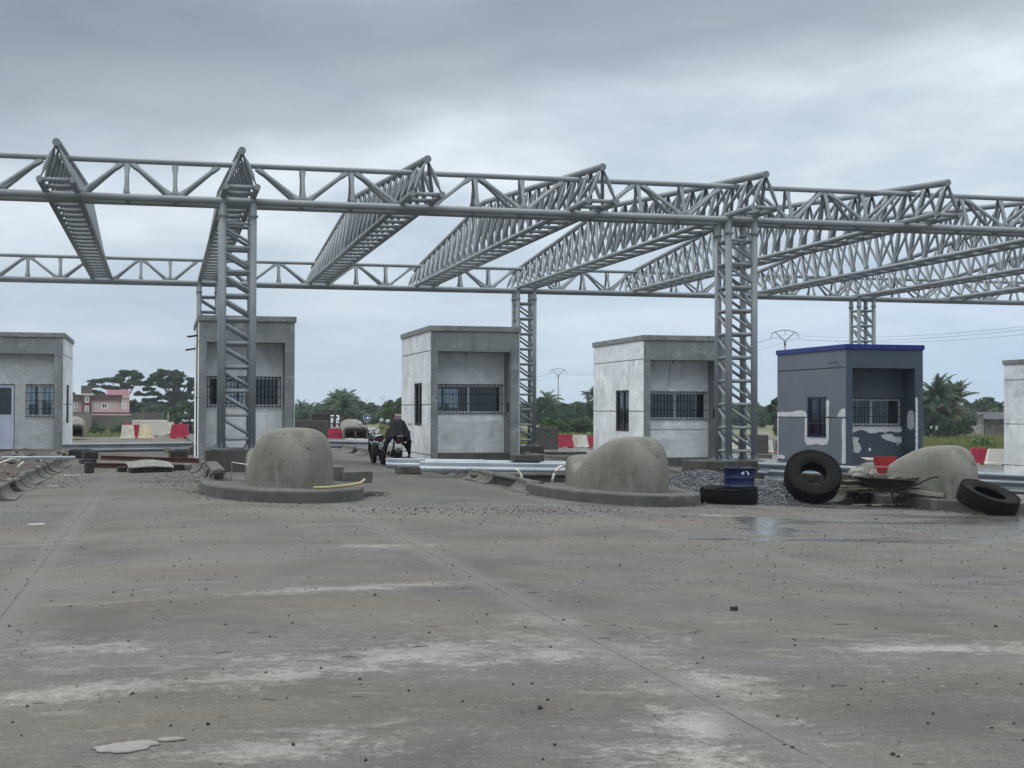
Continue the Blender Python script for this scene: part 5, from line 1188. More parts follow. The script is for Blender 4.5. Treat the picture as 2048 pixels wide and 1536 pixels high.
wall_block('dark wall right of the rear middle column', 'low_wall', 'low wall', 'concrete_dark', 1062, 1117, 72, 1.12)
wall_block('dark wall seen right of the right front column', 'low_wall', 'low wall', 'concrete_dark', 1478, 1537, 77, 1.0)
wall_block('pale kerb slab under the far barriers left of the blue-trimmed booth', 'concrete_slab', 'slab', 'kerb', 1505, 1545, 66, .18)
# container on the verge
a = at(624, 846, 120); t = thing('waste_container', 'black container standing beyond the dark wall, left of the white car', 'container', (a.x, a.y, gz(a.x, a.y)), (0, 0, -.12))
hz = at(624, 826, 120).z - gz(a.x, a.y)
MB().bevbox(0, 1.55, 0, 2.2, .12, hz, .04).build('container_body', 'earth_bin', t); rb = MB()
for k in range(6): rb.box(.10 + k * .26, .16 + k * .26, -.05, .0, .15, hz - .08)
rb.build('container_ribs', 'earth_bin', t); MB().box(.1, .3, .2, 2.0, 0, .12).box(1.25, 1.45, .2, 2.0, 0, .12).build('skids', 'blackmat', t)

# ------------------------------------------------------------------ cars
def car(label, loc, rz, paint, suv=False):
    t = thing('parked_car' if suv else 'car', label, 'car', loc, (0, 0, rz))
    if suv: P_ = [(-2.15, .45), (-2.2, .75), (-2.15, 1.0), (-2.05, 1.05), (-1.8, 1.62), (-1.5, 1.72), (.3, 1.72), (.95, 1.12), (2.0, 1.0), (2.2, .8), (2.2, .45)]; wd = .88
    else: P_ = [(-2.15, .32), (-2.2, .60), (-2.15, .86), (-1.5, .93), (-1.05, 1.34), (-.6, 1.42), (.3, 1.40), (.95, .95), (1.95, .80), (2.15, .6), (2.15, .32)]; wd = .84
    bl = .93 if not suv else 1.06
    rings = []
    for s, ins in ((-1, .10), (-1, .0), (1, .0), (1, .10)):
        pass
    lower = [(y, z) for y, z in P_ if z <= bl + .05]; 
    secs = []
    for x, k in ((-wd, .94), (-wd + .06, 1.0), (wd - .06, 1.0), (wd, .94)):
        secs.append([(x if z <= bl + .08 else x * .80, y * (k if abs(y) > 1.9 else 1), z) for y, z in P_])
    MB().loft(secs, True, True, False).build('body', paint, t)
    gl_ = MB()
    yb, zb_, yt, zt = ((-2.06, 1.08, -1.83, 1.58) if suv else (-1.50, .955, -1.08, 1.33))
    gl_.add([(-wd * .72, yb - .012, zb_), (wd * .72, yb - .012, zb_), (wd * .66, yt - .012, zt), (-wd * .66, yt - .012, zt)], [(0, 1, 2, 3)]); gl_.build('rear_window', 'car_glass', t)
    for s in (-1, 1):
        gw = MB(); pts = [(s * (wd * .80 + .012), y, z) for y, z in (((-1.65, 1.18), (-1.55, 1.60), (.25, 1.60), (.75, 1.18)) if suv else ((-1.15, 1.0), (-.8, 1.33), (.2, 1.32), (.65, 1.0)))]
        gw.poly(pts, .01, (-s, 0, 0)); gw.build('side_window', 'car_glass', t)
        MB().bevbox(s * wd * .62 - .13, s * wd * .62 + .13, -2.215, -2.12, .66 if not suv else .8, .80 if not suv else 1.02, .02).build('tail_light', 'lamp_red', t)
        for y in (-1.35, 1.35):
            wl = MB().lathe([(.20, -.09), (.30, -.10), (.32, -.06), (.32, .06), (.30, .10), (.20, .09)], 20, True, Matrix.Translation((s * (wd - .08), y, .32)) @ Matrix.Rotation(R(90), 4, 'Y')).build('wheel', 'rubber', t)
            MB().lathe([(0, .05 * s), (.19, .06 * s), (.20, .02 * s), (0, .0)], 16, False, Matrix.Translation((s * (wd - .04), y, .32)) @ Matrix.Rotation(R(90), 4, 'Y')).build('rim', 'alu', wl)
    MB().bevbox(-wd * .95, wd * .95, -2.27, -2.12, .34, .52, .03).build('bumper', paint, t)
    MB().box(-.26, .26, -2.285, -2.272, .44 if not suv else .62, .55 if not suv else .73).build('number_plate', 'plate', t)
    if suv:
        for s in (-1, 1): MB().tube((s * .62, -1.5, 1.78), (s * .62, .2, 1.78), .03, 6).build('roof_rail', 'alu', t)
    return t
a = at(667, 853, 192); car('white saloon car driving away on the far road', (a.x, a.y, gz(a.x, a.y)), -.10, 'car_white')
a = at(806, 866, 128); car('dark red car half hidden behind the tarpaulin and the middle booth', (a.x, a.y, gz(a.x, a.y)), -.15, 'car_red', True)
# round blue sign
a = at(734, 836, 150); zg = gz(a.x, a.y)
t = thing('traffic_sign', 'round blue traffic sign with white arrow pointing right', 'traffic sign', (a.x, a.y, zg), (0, 0, -YAW + .1)); h = a.z - zg
MB().tube((0, .03, 0), (0, .03, h + .2), .04, 8).build('post', 'galv_dull', t)
rt = Matrix.Translation((0, 0, h)) @ Matrix.Rotation(R(90), 4, 'X')
MB().lathe([(0, 0), (.40, 0), (.40, .02), (0, .02)], 28, False, rt, False).build('sign_plate', 'navy_paint', t)
MB().lathe([(.375, .021), (.41, .021), (.41, .026), (.375, .026)], 28, True, rt, False).build('rim', 'white_paint', t)
ar = MB(); ar.box(-.26, .20, -.032, -.022, h - .04, h + .04)
for s in (-1, 1): ar.obox((.24, -.027, h), (.04, -.027, h + s * .19), .01, .075, up=(0, 1, 0)) if False else ar.poly([(.28, -.022, h), (.20, -.022, h + s * .06), (.0, -.022, h + s * .20), (.0, -.022, h + s * .10), (.14, -.022, h)], .0105, (0, -1, 0))
ar.build('arrow', 'white_paint', t)

# ------------------------------------------------------------------ pink house and its compound
D0 = 205.0
def hx(xp): return at(xp, 800, D0)
o0 = hx(100); sc = D0 / FPX * .965
ang = -YAW + .29
house = thing('house', 'pink and maroon two-storey house with a crimson sheet roof at the far left', 'house', (o0.x, o0.y, 0), (0, 0, ang))
HU = lambda xp: (xp - 100) * sc
HZ = lambda yp: at(180, yp, D0).z
zg = -1.4
def hb(nm, m, x0, x1, y0, y1, d0=0.0, d1=6.0, par=house): return MB().box(HU(x0), HU(x1), d0, d1, HZ(y1), HZ(y0)).build(nm, m, par)
hb('wall', 'house_pink', 120, 247, 799.6, 862, .3, 8)
hb('wall', 'house_pink', 242.6, 259, 794.6, 862, .0, 8)
hb('eaves_band', 'house_brown', 118, 244, 789, 800.5, -.1, 8.2)
twr = hb('tower', 'house_maroon', 163.5, 183, 790.4, 862, -.45, 4)
hb('tower_top', 'house_grey', 161.5, 183.8, 771, 787, -.4, 3.6, twr); hb('tower_moulding', 'house_cream', 160, 187, 786.6, 790.6, -.75, 4.2, twr)
hb('end_moulding', 'house_cream', 244.5, 258.6, 790.8, 795, -.25, 8.1)
hb('string_course', 'house_maroon', 183.2, 260, 824.5, 828.2, -.06, .31)
rf = MB(); a0, a1 = HU(214), HU(257.5); rf.add([(a0, -.2, HZ(790.5)), (a1, -.2, HZ(790.5)), (a1, 4.0, HZ(778)), (a0, 4.0, HZ(778)), (a0, -.2, HZ(791.5)), (a1, -.2, HZ(791.5)), (a1, 4.0, HZ(779)), (a0, 4.0, HZ(779))], [(0, 1, 2, 3), (7, 6, 5, 4), (0, 4, 5, 1), (1, 5, 6, 2), (2, 6, 7, 3), (3, 7, 4, 0)])
rf.build('roof', 'roof_red', house)
MB().box(HU(257.3), HU(259), -.3, 4.1, HZ(795), HZ(776.5)).build('gable_trim', 'house_cream', house)
def hwin(x0, x1, y0, y1, d, n=2):
    f = MB(); frame_rect(f, HU(x0), HU(x1), HZ(y1), HZ(y0), .13, d - .10, d + .05, 'y'); w_ = (HU(x1) - HU(x0)) / n
    for k in range(1, n): f.box(HU(x0) + w_ * k - .04, HU(x0) + w_ * k + .04, d - .08, d + .02, HZ(y1) + .13, HZ(y0) - .13)
    o = f.build('window', 'white_paint', house); MB().box(HU(x0) + .06, HU(x1) - .06, d - .03, d + .0, HZ(y1) + .06, HZ(y0) - .06).build('pane', 'car_glass', o)
hwin(147.6, 155, 805.5, 816.5, .3); hwin(169, 177, 792.7, 805, -.45); hwin(169, 177, 811.6, 824.4, -.45); hwin(185.6, 195, 805.6, 813, .3, 2); hwin(202.4, 214.6, 805.5, 817, .3); hwin(243.5, 251.4, 806.6, 817, .0)
hb('ground_floor_roof', 'house_cream', 182.7, 262, 828.3, 831.4, -3.0, -.07)
def cwall(label, m, x0, x1, y0, y1, d, th=.3):
    a = at(x0, 850, d); b_ = at(x1, 850, d); zt = at((x0 + x1) / 2, y0, d).z; zb = min(at((x0 + x1) / 2, y1, d).z, -1.4)
    o = MB().box(0, (b_ - a).length, 0, th, zb, zt).box(-.02, (b_ - a).length + .02, -.04, th + .04, zt + .003, zt + .12).build('compound_wall', m, None, (a.x, a.y, 0)); o.rotation_euler = (0, 0, math.atan2(b_.y - a.y, b_.x - a.x)); tag(o, label, 'wall')
cwall('dark brown compound wall in front of the pink house', 'compound', 120, 263, 832, 866, 196)
cwall('tan wall section below the tower of the pink house', 'compound_tan', 125, 182, 825, 840, 195)
cwall('long brown compound wall running right from the pink house', 'compound', 264, 326, 826.5, 866, 203)

# ------------------------------------------------------------------ shed at the right
D1 = 186.0; o1 = at(1925, 800, D1); zs_ = gz(o1.x, o1.y)
shed = thing('shed', 'low white-walled shed with dark sheet roof beyond the field at the right', 'shed', (o1.x, o1.y, 0), (0, 0, -YAW - .1))
s1 = D1 / FPX; SU = lambda xp: (xp - 1925) * s1; SZ = lambda yp: at(1960, yp, D1).z
MB().box(SU(1940), SU(1966), 0, 5, zs_ - .3, SZ(840)).build('wall', 'shed_wall', shed)
MB().poly([(SU(1940), .0, SZ(840)), (SU(1966), 0, SZ(840)), (SU(1966), 0, SZ(828))], .2, (0, 1, 0)).build('gable', 'shed_wall', shed)
MB().box(SU(1942.5), SU(1963), -.06, -.002, zs_, SZ(842.5)).build('door', 'shed_wall', shed)
MB().box(SU(1966.3), SU(2060), .3, 5, zs_ - .3, SZ(850)).box(SU(1966.3), SU(1974), .3, 5, SZ(850), SZ(839)).box(SU(1983), SU(1987), .3, .6, SZ(850), SZ(839)).box(SU(1999), SU(2060), .3, .6, SZ(850), SZ(839)).build('wall', 'shed_mottled', shed)
MB().add([(SU(1966), -.8, SZ(838)), (SU(2060), -.8, SZ(838)), (SU(2060), 5.2, SZ(824)), (SU(1966), 5.2, SZ(824)), (SU(1966), -.8, SZ(839)), (SU(2060), -.8, SZ(839)), (SU(2060), 5.2, SZ(825)), (SU(1966), 5.2, SZ(825))], [(0, 1, 2, 3), (7, 6, 5, 4), (0, 4, 5, 1), (1, 5, 6, 2), (2, 6, 7, 3), (3, 7, 4, 0)]).build('roof', 'shed_roof', shed)
MB().obox((SU(1936), -.1, SZ(839)), (SU(1967), -.1, SZ(826.5)), 1.2, .08).build('verge_board', 'shed_roof', shed)
a = at(1863, 868, 170); o = MB().bevbox(-.25, .25, -.25, .25, 0, 1.35, .06).loft([MB().ring((0, 0, 1.35), (0, 0, 1), .22, 10), MB().ring((0, 0, 1.55), (0, 0, 1), .10, 10)]).build('water_tank', 'white_paint', None, (a.x, a.y, gz(a.x, a.y))); tag(o, 'small white water tank standing in the field right of the blue-trimmed booth', 'tank')

# ------------------------------------------------------------------ power poles and lines
def power_pole(label, xp, ytop, d, w_arm=3.0):
    a = at(xp, ytop, d); zg = gz(a.x, a.y) - .3; H_ = a.z - zg
    t = thing('power_pole', label, 'power pole', (a.x, a.y, zg), (0, 0, -YAW + .05), 'power poles with swept crossarms')
    zj = H_ - w_arm * .42
    MB().tube((0, 0, 0), (0, 0, zj), .15, 10, .10).build('pole', 'pole', t)
    MB().path([(0, 0, zj - .5), (0, 0, zj + .05)], .12, 8).path([(0, 0, zj), (-w_arm * .36, 0, H_ - w_arm * .085)], .05, 6).path([(0, 0, zj), (w_arm * .36, 0, H_ - w_arm * .085)], .05, 6).path([(-w_arm * .5, 0, H_ - w_arm * .14), (-w_arm * .36, 0, H_ - w_arm * .07), (-w_arm * .1, 0, H_ - .02), (w_arm * .1, 0, H_ - .02), (w_arm * .36, 0, H_ - w_arm * .07), (w_arm * .5, 0, H_ - w_arm * .14)], .045, 6).build('crossarm', 'pole_iron', t)
    tips = []
    for x, z in ((-w_arm * .5, H_ - w_arm * .14), (0, H_ - .02), (w_arm * .5, H_ - w_arm * .14)):
        ins = MB(); ins.tube((x, 0, z), (x, 0, z - .5), .022, 6)
        for k in range(3): ins.lathe([(0, z - .15 - .11 * k), (.065, z - .17 - .11 * k), (.02, z - .12 - .11 * k)], 8, False, Matrix.Translation((x, 0, 0)))
        ins.build('insulator', 'pole_iron', t)
        v = Vector((x, 0, z - .5)); v.rotate(Matrix.Rotation(-YAW + .05, 3, 'Z')); tips.append(v + Vector((a.x, a.y, zg)))
    return tips
p1 = power_pole('tall power pole rising behind the blue-trimmed booth', 1570, 660, 158)
p2 = power_pole('power pole between the rear middle column and the pale plastered booth', 1116.5, 737, 258)
p3 = power_pole('small distant power pole above the trees left of the middle booth, nearer the booth', 765, 792.5, 610)
p4 = power_pole('smallest power pole above the trees, left of the other distant one', 734.5, 797, 770)
def wires(A, B, sag, label):
    t = thing('power_lines', label, 'power lines', tuple(A[0]))
    for a, b_ in zip(A, B):
        pts = []
        for k in range(17):
            f = k / 16; p = a.lerp(b_, f); p.z -= sag * 4 * f * (1 - f); pts.append(p - A[0])
        MB().path(pts, .012, 4).build('cable', 'wire', t)
off = [at(2330, 622, 84), at(2330, 614, 84.5), at(2330, 634, 85)]
wires(p1, off, .9, 'power lines running right from the tall pole and out of the photo')
wires(p2, p1, 1.6, 'power lines between the tall pole and the next pole further left')
wires(p3, p2, 2.5, 'power lines running from the middle pole back to the distant poles')
wires(p4, p3, 2.0, 'power lines between the two smallest distant poles')

# ------------------------------------------------------------------ trees
def leaves(mb, c, r, n, size, rr, flat=1.0, shell=.35):
    c = Vector(c)
    for _ in range(n):
        while True:
            p = Vector((rr.uniform(-1, 1), rr.uniform(-1, 1), rr.uniform(-1, 1)))
            if shell < p.length <= 1: break
        q = c + Vector((p.x * r[0], p.y * r[1], p.z * r[2])); s = size * rr.uniform(.6, 1.35)
        u = Vector((rr.gauss(0, 1), rr.gauss(0, 1), rr.gauss(0, flat))).normalized(); v = u.cross(Vector((rr.gauss(0, 1), rr.gauss(0, 1), rr.gauss(0, 1)))).normalized()
        a, b_ = u * s, v * s * .55
        mb.add([q - a, q - b_ * .9, q + a * .2 - b_, q + a, q + b_ * .9, q - a * .3 + b_], [(0, 1, 2, 3, 4, 5)])
def broad_tree(name, label, loc, h, w_, m, seed, group=None, trunk=.3, size=.42, n=2600, base_=.25, lumps=16, cat='tree'):
    rr = random.Random(seed); t = thing(name, label, cat, loc, (0, 0, rr.uniform(0, 6)), group); mb = MB(); tb = MB()
    tb.path([(0, 0, -.5), (.05, 0, h * .2), (.1 * rr.uniform(-1, 1), .1, h * .5)], [trunk, trunk * .8, trunk * .5], 8)
    for k in range(lumps):
        a = rr.uniform(0, 2 * PI); q = rr.random() ** .6; zc = h * (base_ + (1 - base_ - .10) * rr.random() ** .85); env = math.sin(PI * min(1, max(.12, (zc / h - base_ * .55) / (1.12 - base_ * .55)))) ** .6
        p = Vector((math.cos(a) * q * w_ * .42 * env, math.sin(a) * q * w_ * .42 * env, zc)); r_ = w_ * rr.uniform(.11, .21)
        leaves(mb, p, (r_, r_, r_ * rr.uniform(.55, .9)), n // lumps, size, rr)
        if k < 9: tb.path([(0, 0, h * .25), p * .6 + Vector((0, 0, h * .1)), p], [trunk * .35, trunk * .22, trunk * .08], 5)
    tb.build('trunk', 'bark', t); mb.build('crown', m, t); return t
def spread_tree(label, loc, trunk_h, pads, m, seed, lean=(0, 0), tr=.5):
    """umbrella-crowned tree: flat leaf pads carried on long limbs (pads in local x,z with depth y)"""
    rr = random.Random(seed); t = thing('spreading_tree', label, 'tree', loc, (0, 0, -YAW), 'umbrella-crowned trees behind the pink house'); mb = MB(); tb = MB()
    fork = Vector((lean[0], lean[1], trunk_h)); tb.path([(0, 0, -1), (lean[0] * .4, 0, trunk_h * .5), fork], [tr, tr * .8, tr * .62], 9)
    for x, y, z, rx_, rz_ in pads:
        p = Vector((x, y, z)); mid = fork.lerp(p, .5) + Vector((rr.uniform(-.4, .4), 0, rr.uniform(-.2, .9)))
        tb.path([fork, mid, p], [tr * .34, tr * .2, tr * .07], 6)
        for _ in range(3):
            e = p + Vector((rr.uniform(-.8, .8) * rx_, rr.uniform(-1, 1), rr.uniform(-.3, .3))); tb.path([mid.lerp(p, .6), e], [tr * .10, tr * .04], 4)
        n = int(480 * rx_); ns = max(7, int(rx_ * 6.0))
        for _ in range(ns):
            c = p + Vector((rr.uniform(-.8, .8) * rx_, rr.uniform(-.9, .9) * rx_ * .8, rr.uniform(-.5, .6) * rz_)); q = rr.uniform(.30, .50) * min(rx_, 2.2)
            leaves(mb, c, (q * 1.25, q * 1.2, max(.20, rz_ * rr.uniform(.30, .55))), n // ns + 40, .21, rr, .5, .1)
    tb.build('trunk', 'bark', t); mb.build('crown', m, t); return t
# pads written in metres at the tree's own distance: 1 photo pixel ~ D/FPX
DT = 236.0; k_ = DT / FPX
def pads_px(x0, lst, dep): return [((xp - x0) * k_, dep * math.sin(i * 2.4), at(x0, yp, DT).z - ZG_, rx_ * k_, rz_ * k_ * 1.35) for i, (xp, yp, rx_, rz_) in enumerate(lst)]
ZG_ = -1.4
A_ = at(258, 850, DT)
spread_tree('left umbrella-crowned tree showing above the roof of the pink house', (A_.x, A_.y, ZG_), 4.2, pads_px(258, [(258, 746, 16, 5), (238, 751, 14, 5), (280, 753, 12, 6), (216, 760, 17, 4), (196, 763, 14, 3.5), (190, 771, 14, 3.5), (205, 775, 12, 4), (245, 762, 14, 6), (264, 762, 16, 7), (250, 772, 14, 5), (277, 766, 13, 6), (222, 780, 14, 4), (200, 786, 10, 5), (234, 776, 8, 3)], 2.5), 'leaf_dark', 5, (-.6, 0), .42)
A_ = at(361, 850, DT)
spread_tree('right umbrella-crowned tree with a taller dome and sparse lower limbs, by the second booth', (A_.x, A_.y, ZG_), 4.0, pads_px(361, [(337, 743, 18, 6), (352, 748, 17, 7), (328, 752, 14, 6), (305, 751, 11, 3), (315, 760, 16, 5), (300, 767, 16, 5), (340, 760, 18, 6), (362, 757, 12, 6), (320, 770, 14, 5), (345, 772, 16, 5), (365, 770, 14, 6), (290, 778, 12, 3.5), (285, 788, 11, 3.5), (310, 788, 14, 3.5), (340, 787, 16, 4), (362, 785, 14, 5), (378, 775, 10, 8), (300, 800, 14, 3.5), (330, 796, 12, 4), (352, 797, 14, 5), (290, 810, 11, 3), (318, 808, 8, 3), (345, 805, 14, 6), (372, 795, 12, 8), (330, 814, 10, 4), (385, 762, 12, 6), (388, 790, 12, 8)], 2.5), 'leaf_dark', 9, (-.9, 0), .45)
TREES = [  # name, px, base y, d, top y, width px, material, label
    ('broad_tree', 267, 850, 240, 795, 30, 'leaf_dark', 'round dark tree at the right end of the pink house'),
    ('broad_tree', 150, 850, 245, 780, 26, 'leaf_dark', 'dark treetop behind the left end of the pink house'),
    ('bush', 300, 850, 222, 812, 34, 'leaf_dark', 'low dark bush above the compound wall, left of the creeper bush'),
    ('bush', 335, 850, 226, 808, 34, 'leaf_dark', 'dark bush between the umbrella-crowned trunk and the wall'),
    ('bush', 352, 862, 190, 804, 50, 'leaf_mid', 'creeper-covered bush at the left corner of the second booth'),
    ('broad_tree', 716, 850, 260, 797, 38, 'leaf_dark', 'round-topped tree right of the bushy palms and left of the small poles'),
    ('broad_tree', 806, 860, 170, 794, 52, 'leaf_mid', 'tall leafy tree at the left edge of the middle booth'),
    ('bush', 772, 862, 172, 815, 44, 'leaf_bright', 'bright bush behind the arrow sign, next to the middle booth'),
    ('bush', 744, 858, 230, 811, 40, 'leaf_dark', 'dark bush under the small distant poles'),
    ('bush', 700, 852, 235, 815, 50, 'leaf_dark', 'dark thicket behind the white car'),
    ('bush', 640, 852, 250, 816, 46, 'leaf_dark', 'dark thicket behind the black container'),
    ('bush', 600, 852, 255, 820, 40, 'leaf_mid', 'thicket at the right edge of the second booth'),
    ('broad_tree', 1098, 880, 190, 806, 34, 'leaf_dark', 'dark bushy tree under the palm behind the middle power pole'),
    ('broad_tree', 1135, 880, 200, 815, 44, 'leaf_dark', 'dark tree right of the middle power pole'),
    ('broad_tree', 1170, 880, 205, 808, 44, 'leaf_dark', 'dark tree below the slim tall palm'),
    ('broad_tree', 1200, 880, 210, 812, 40, 'leaf_dark', 'dark tree hidden mostly by the pale plastered booth'),
    ('broad_tree', 1063, 880, 215, 808, 34, 'leaf_dark', 'dark tree seen through the rear middle column'),
    ('broad_tree', 1552, 880, 130, 776, 36, 'leaf_dark', 'tree with a reaching branch at the left side of the blue-trimmed booth'),
    ('bush', 1520, 868, 260, 815, 40, 'leaf_dark', 'dark thicket between the right front column and the blue-trimmed booth'),
    ('bush', 1480, 868, 260, 812, 44, 'leaf_dark', 'dark thicket seen through the right front column'),
    ('bush', 1898, 876, 150, 822, 36, 'leaf_bright', 'bright green bush in the field right of the blue-trimmed booth'),
    ('bush', 1918, 872, 165, 832, 40, 'leaf_mid', 'low bush left of the white-walled shed'),
    ('broad_tree', 1972, 868, 240, 795, 60, 'leaf_dark', 'broad round tree rising behind the shed roof'),
    ('broad_tree', 2030, 868, 230, 800, 40, 'leaf_dark', 'tree behind the booth cut off by the right edge'),
    ('bush', 1856, 868, 146, 806, 30, 'leaf_dark', 'dark thicket at the foot of the tall palms at the right'),
    ('broad_tree', 1082, 880, 205, 792, 44, 'leaf_dark', 'dark tree close behind the middle palm, left of the pole'), ('broad_tree', 1118, 880, 210, 803, 50, 'leaf_dark', 'dark tree right behind the middle power pole'),
    ('broad_tree', 1152, 880, 215, 806, 50, 'leaf_dark', 'dark tree between the middle pole and the slim palm'), ('broad_tree', 1186, 880, 200, 800, 50, 'leaf_dark', 'dark tree at the left edge of the pale plastered booth'),
    ('bush', 1095, 882, 150, 838, 40, 'leaf_mid', 'low shrub below the middle palm'), ('bush', 1130, 882, 155, 842, 44, 'leaf_mid', 'low shrub right of the middle pole'), ('bush', 1165, 882, 152, 840, 44, 'leaf_mid', 'low shrub above the cream barrier'), ('bush', 1195, 882, 158, 838, 40, 'leaf_mid', 'low shrub touching the pale plastered booth'),
    ('bush', 1930, 872, 178, 818, 44, 'leaf_dark', 'dark bush behind the left end of the shed'), ('bush', 1884, 872, 145, 812, 40, 'leaf_dark', 'dark thicket under the two tallest palms'), ('broad_tree', 785, 858, 200, 806, 60, 'leaf_mid', 'broad tree behind the motorcycles'), ('bush', 820, 858, 180, 806, 50, 'leaf_mid', 'bush mostly hidden by the middle booth'),
    ('bush', 662, 850, 215, 812, 50, 'leaf_dark', 'dark undergrowth below the bushy palms'), ('bush', 725, 855, 215, 822, 40, 'leaf_mid', 'undergrowth left of the arrow sign'), ('bush', 380, 850, 215, 800, 46, 'leaf_dark', 'dark bush at the foot of the right umbrella-crowned tree'),
]
for i, (nm, xp, yb, d, yt, wp, m_, lb) in enumerate(TREES):
    a = at(xp, yb, d); zg = gz(a.x, a.y) - .2; h = at(xp, yt, d).z - zg; w_ = wp * d / FPX
    broad_tree(nm, lb, (a.x, a.y, zg), h, w_, m_, 100 + i, None, .22, .05 * w_ + .14, 2400, .12 if nm == 'bush' else .22, 16 if nm == 'bush' else 18, 'bush' if nm == 'bush' else 'tree')

def palm(label, xp, yb, d, yt, ncrown=18, fl=2.6, m='leaf_palm', seed=1, droop=1.0, tilt=0, group='coconut and oil palms beyond the plaza'):
    rr = random.Random(seed); a = at(xp, yb, d); zg = gz(a.x, a.y) - .3; h = at(xp, yt, d).z - zg - fl * .55
    t = thing('palm_tree', label, 'palm', (a.x, a.y, zg), (0, 0, 0), group)
    h = max(h, .6); MB().path([(0, 0, 0), (tilt * .3, 0, h * .5), (tilt, 0, h)], [.22, .15, .13], 8).build('trunk', 'bark', t)
    mb = MB()
    for k in range(ncrown):
        az = 2 * PI * k / ncrown * 2.4 + rr.uniform(-.3, .3); el = R(rr.uniform(-15, 86)); L = fl * rr.uniform(.8, 1.15); pts = []; p = Vector((tilt, 0, h)); n = 9
        for j in range(n + 1):
            e = el - droop * (j / n) ** 1.3 * R(85); pts.append(p.copy()); p += Vector((math.cos(az) * math.cos(e), math.sin(az) * math.cos(e), math.sin(e))) * (L / n)
        mb.path(pts, .025, 4, False)
        for j in range(1, n + 1):
            d_ = (pts[j] - pts[j - 1]).normalized(); sd_ = d_.cross(Vector((0, 0, 1)));
            if sd_.length < .05: sd_ = Vector((1, 0, 0))
            sd_.normalize(); ll = L * .26 * math.sin(PI * (.12 + .83 * j / n))
            for sub in (0.0, .33, .66):
                q = pts[j - 1].lerp(pts[j], sub)
                for s in (-1, 1):
                    tip = q + sd_ * s * ll * .8 + d_ * ll * .55 + Vector((0, 0, -ll * rr.uniform(.25, .6))); wv = d_ * .055 * (L / 2.6)
                    mb.add([q - wv * 1.3, q + wv * 1.3, tip], [(0, 1, 2)])
    mb.build('fronds', m, t); return t
PALMS = [(668, 850, 175, 784, 38, 2.4, 'leaf_palm', 'bushy palm behind the white car, left of its twin', 1.0), (696, 850, 178, 782, 36, 2.4, 'leaf_palm', 'bushy palm right of its twin, above the hollow mound', 1.0), (598, 850, 270, 800, 18, 2.3, 'leaf_palm', 'small palm at the right edge of the second booth', 1.1),
         (622, 850, 280, 805, 18, 2.3, 'leaf_palm', 'small palm above the black container', 1.1), (684, 850, 172, 796, 34, 2.3, 'leaf_palm', 'short palm between the bushy twins', 1.0), (1100, 870, 230, 785, 34, 2.8, 'leaf_palm', 'palm just left of the middle power pole', 1.0), (1171.5, 870, 240, 779, 14, 1.7, 'leaf_palm', 'slim tall palm with a bare trunk beside the pale plastered booth', 1.1),
         (1190, 870, 240, 775, 16, 2.1, 'leaf_palm', 'palm touching the left edge of the pale plastered booth', 1.1), (1150, 870, 228, 808, 18, 2.0, 'leaf_palm', 'low palm between the power pole and the slim palm', 1.0), (1130, 870, 226, 812, 18, 2.0, 'leaf_palm', 'lowest palm right of the middle power pole', 1.0),
         (1866, 868, 150, 762, 40, 3.0, 'leaf_palm', 'tall palm at the right edge of the blue-trimmed booth', .85), (1884, 868, 158, 774, 34, 2.7, 'leaf_palm', 'palm between the two tallest palms at the right', .9), (1907, 868, 155, 772, 30, 2.7, 'leaf_palm', 'palm standing upright left of the shed', .75),
         (1900, 868, 150, 806, 26, 2.6, 'leaf_dry', 'brown drooping palm in front of the tall palms at the right', 1.2), (1848, 868, 160, 780, 34, 3.2, 'leaf_palm', 'palm half hidden by the blue-trimmed booth', 1.0), (2004, 868, 215, 800, 16, 2.2, 'leaf_palm', 'palm beside the booth cut off by the right edge', 1.1)]
for i, (xp, yb, d, yt, n, fl, m_, lb, dr) in enumerate(PALMS): palm(lb, xp, yb, d, yt, n, fl, m_, 200 + i, dr, .35 * ((-1) ** i))
a = at(679, 850, 174); o = MB().path([(0, 0, 0), (.1, 0, 3.2), (.25, 0, at(679, 775, 174).z - gz(a.x, a.y))], [.09, .06, .02], 6).build('bare_stem', 'bark', None, (a.x, a.y, gz(a.x, a.y))); tag(o, 'thin bare stem rising between the bushy palms', 'tree stem')

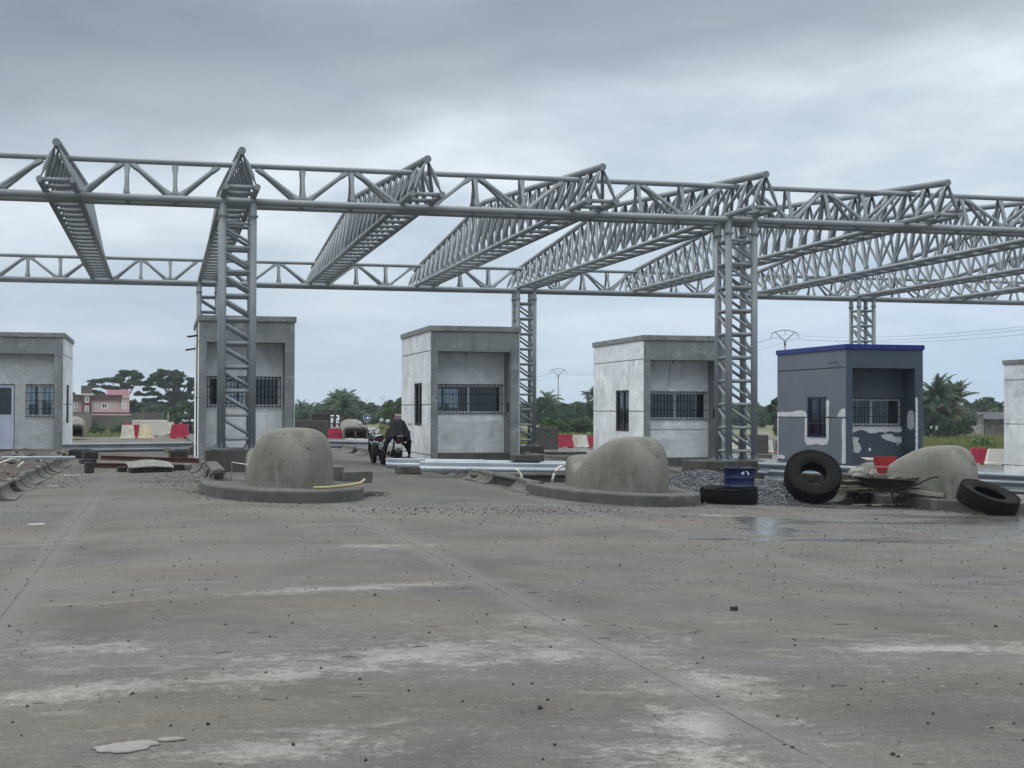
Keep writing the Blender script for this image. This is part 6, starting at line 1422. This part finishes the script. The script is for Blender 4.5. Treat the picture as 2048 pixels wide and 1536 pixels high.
# far woodland seen as one mass
def woodland():
    mb = MB(); rr = random.Random(77)
    for k in range(230):
        xp = rr.uniform(-500, 2650); d = rr.uniform(300, 380); a = at(xp, 845, d); top = at(xp, rr.uniform(806, 824), d).z; zg = -1.6; h = max(2.0, top - zg); w_ = rr.uniform(5, 10)
        for _ in range(4):
            leaves(mb, (a.x + rr.uniform(-.5, .5) * w_, a.y + rr.uniform(-2, 2), zg + h * rr.uniform(.25, .8)), (w_ * .5, w_ * .4, h * .32), 70, .95, rr)
    o = mb.build('woodland', 'leaf_dark', None); tag(o, 'dark far-off woodland along the horizon', 'woodland', None, 'stuff')
woodland()
def grass():
    mb = MB(); rr = random.Random(91); n = 0
    zones = [(1085, 1205, 84, 125, 6000, .5), (1478, 1560, 84, 125, 3500, .5), (1840, 2060, 76, 160, 15000, .55), (150, 400, 86, 190, 9000, .6), (680, 830, 100, 180, 4500, .6), (640, 700, 150, 210, 800, .6), (1040, 1090, 86, 130, 1200, .5)]
    for xa, xb, da, db, m_, hh in zones:
        for _ in range(m_):
            d = da + (db - da) * rr.random() ** 1.7; xp = rr.uniform(xa, xb); a = at(xp, 850, d)
            if a.y < 82.6 or (11.6 < a.x < 27.4 and a.y < 330 and xp < 760): continue
            z = gz(a.x, a.y) - .08; h = hh * rr.uniform(.4, 1.25) * (1.0 if d > 95 else .7); an = rr.uniform(0, PI); w_ = .02 + d * .00035; lx, ly = rr.gauss(0, .22) * h, rr.gauss(0, .22) * h
            c, s = math.cos(an) * w_, math.sin(an) * w_
            mb.add([(a.x - c, a.y - s, z), (a.x + c, a.y + s, z), (a.x + lx * .5 + c * .7, a.y + ly * .5 + s * .7, z + h * .65), (a.x + lx, a.y + ly, z + h)], [(0, 1, 2, 3)])
    o = mb.build('grass', 'grass', None); tag(o, 'long rough grass growing in the fields beyond the plaza', 'grass', None, 'stuff')
grass()
# weeds along the far edge, left
for i, (xp, d, yt, wp, m_, lb) in enumerate(((196, 150, 848, 34, 'leaf_mid', 'low weeds at the foot of the compound wall, left'), (240, 150, 850, 36, 'leaf_mid', 'low weeds at the foot of the compound wall under the house end'), (300, 140, 846, 40, 'leaf_bright', 'yellowish weeds in front of the right-hand compound wall'), (345, 140, 848, 40, 'leaf_bright', 'yellowish weeds near the second booth'), (1960, 100, 880, 60, 'leaf_bright', 'low scrub in the field right of the right mound'), (1905, 95, 888, 30, 'leaf_bright', 'low scrub in the field behind the right mound'))):
    a = at(xp, 866, d); zg = gz(a.x, a.y) - .1; h = max(.4, at(xp, yt, d).z - zg); broad_tree('weeds', lb, (a.x, a.y, zg), h, wp * d / FPX, m_, 300 + i, None, .03, .16, 1100, .1, 14, 'weeds')
a = at(336, 850, 150); o = MB().tube((0, 0, 0), (0, 0, at(336, 826, 150).z - gz(a.x, a.y)), .05, 6).build('fence_post', 'pole', None, (a.x, a.y, gz(a.x, a.y))); tag(o, 'thin pale post standing in front of the brown compound wall', 'post')

# ------------------------------------------------------------------ damp air
hm = bpy.data.materials.new('damp_air'); hm.use_nodes = True; t_ = hm.node_tree; t_.nodes.clear()
pv = t_.nodes.new('ShaderNodeVolumePrincipled'); pv.inputs['Color'].default_value = (.80, .88, .96, 1); pv.inputs['Density'].default_value = .00032; pv.inputs['Anisotropy'].default_value = .2
t_.links.new(pv.outputs[0], t_.nodes.new('ShaderNodeOutputMaterial').inputs['Volume']); M['haze'] = hm
hz_ = MB().box(-950, 950, -70, 2600, -4.0, 22.0).build('haze', 'haze', None); tag(hz_, 'thin damp haze over the whole place', 'haze', None, 'stuff')
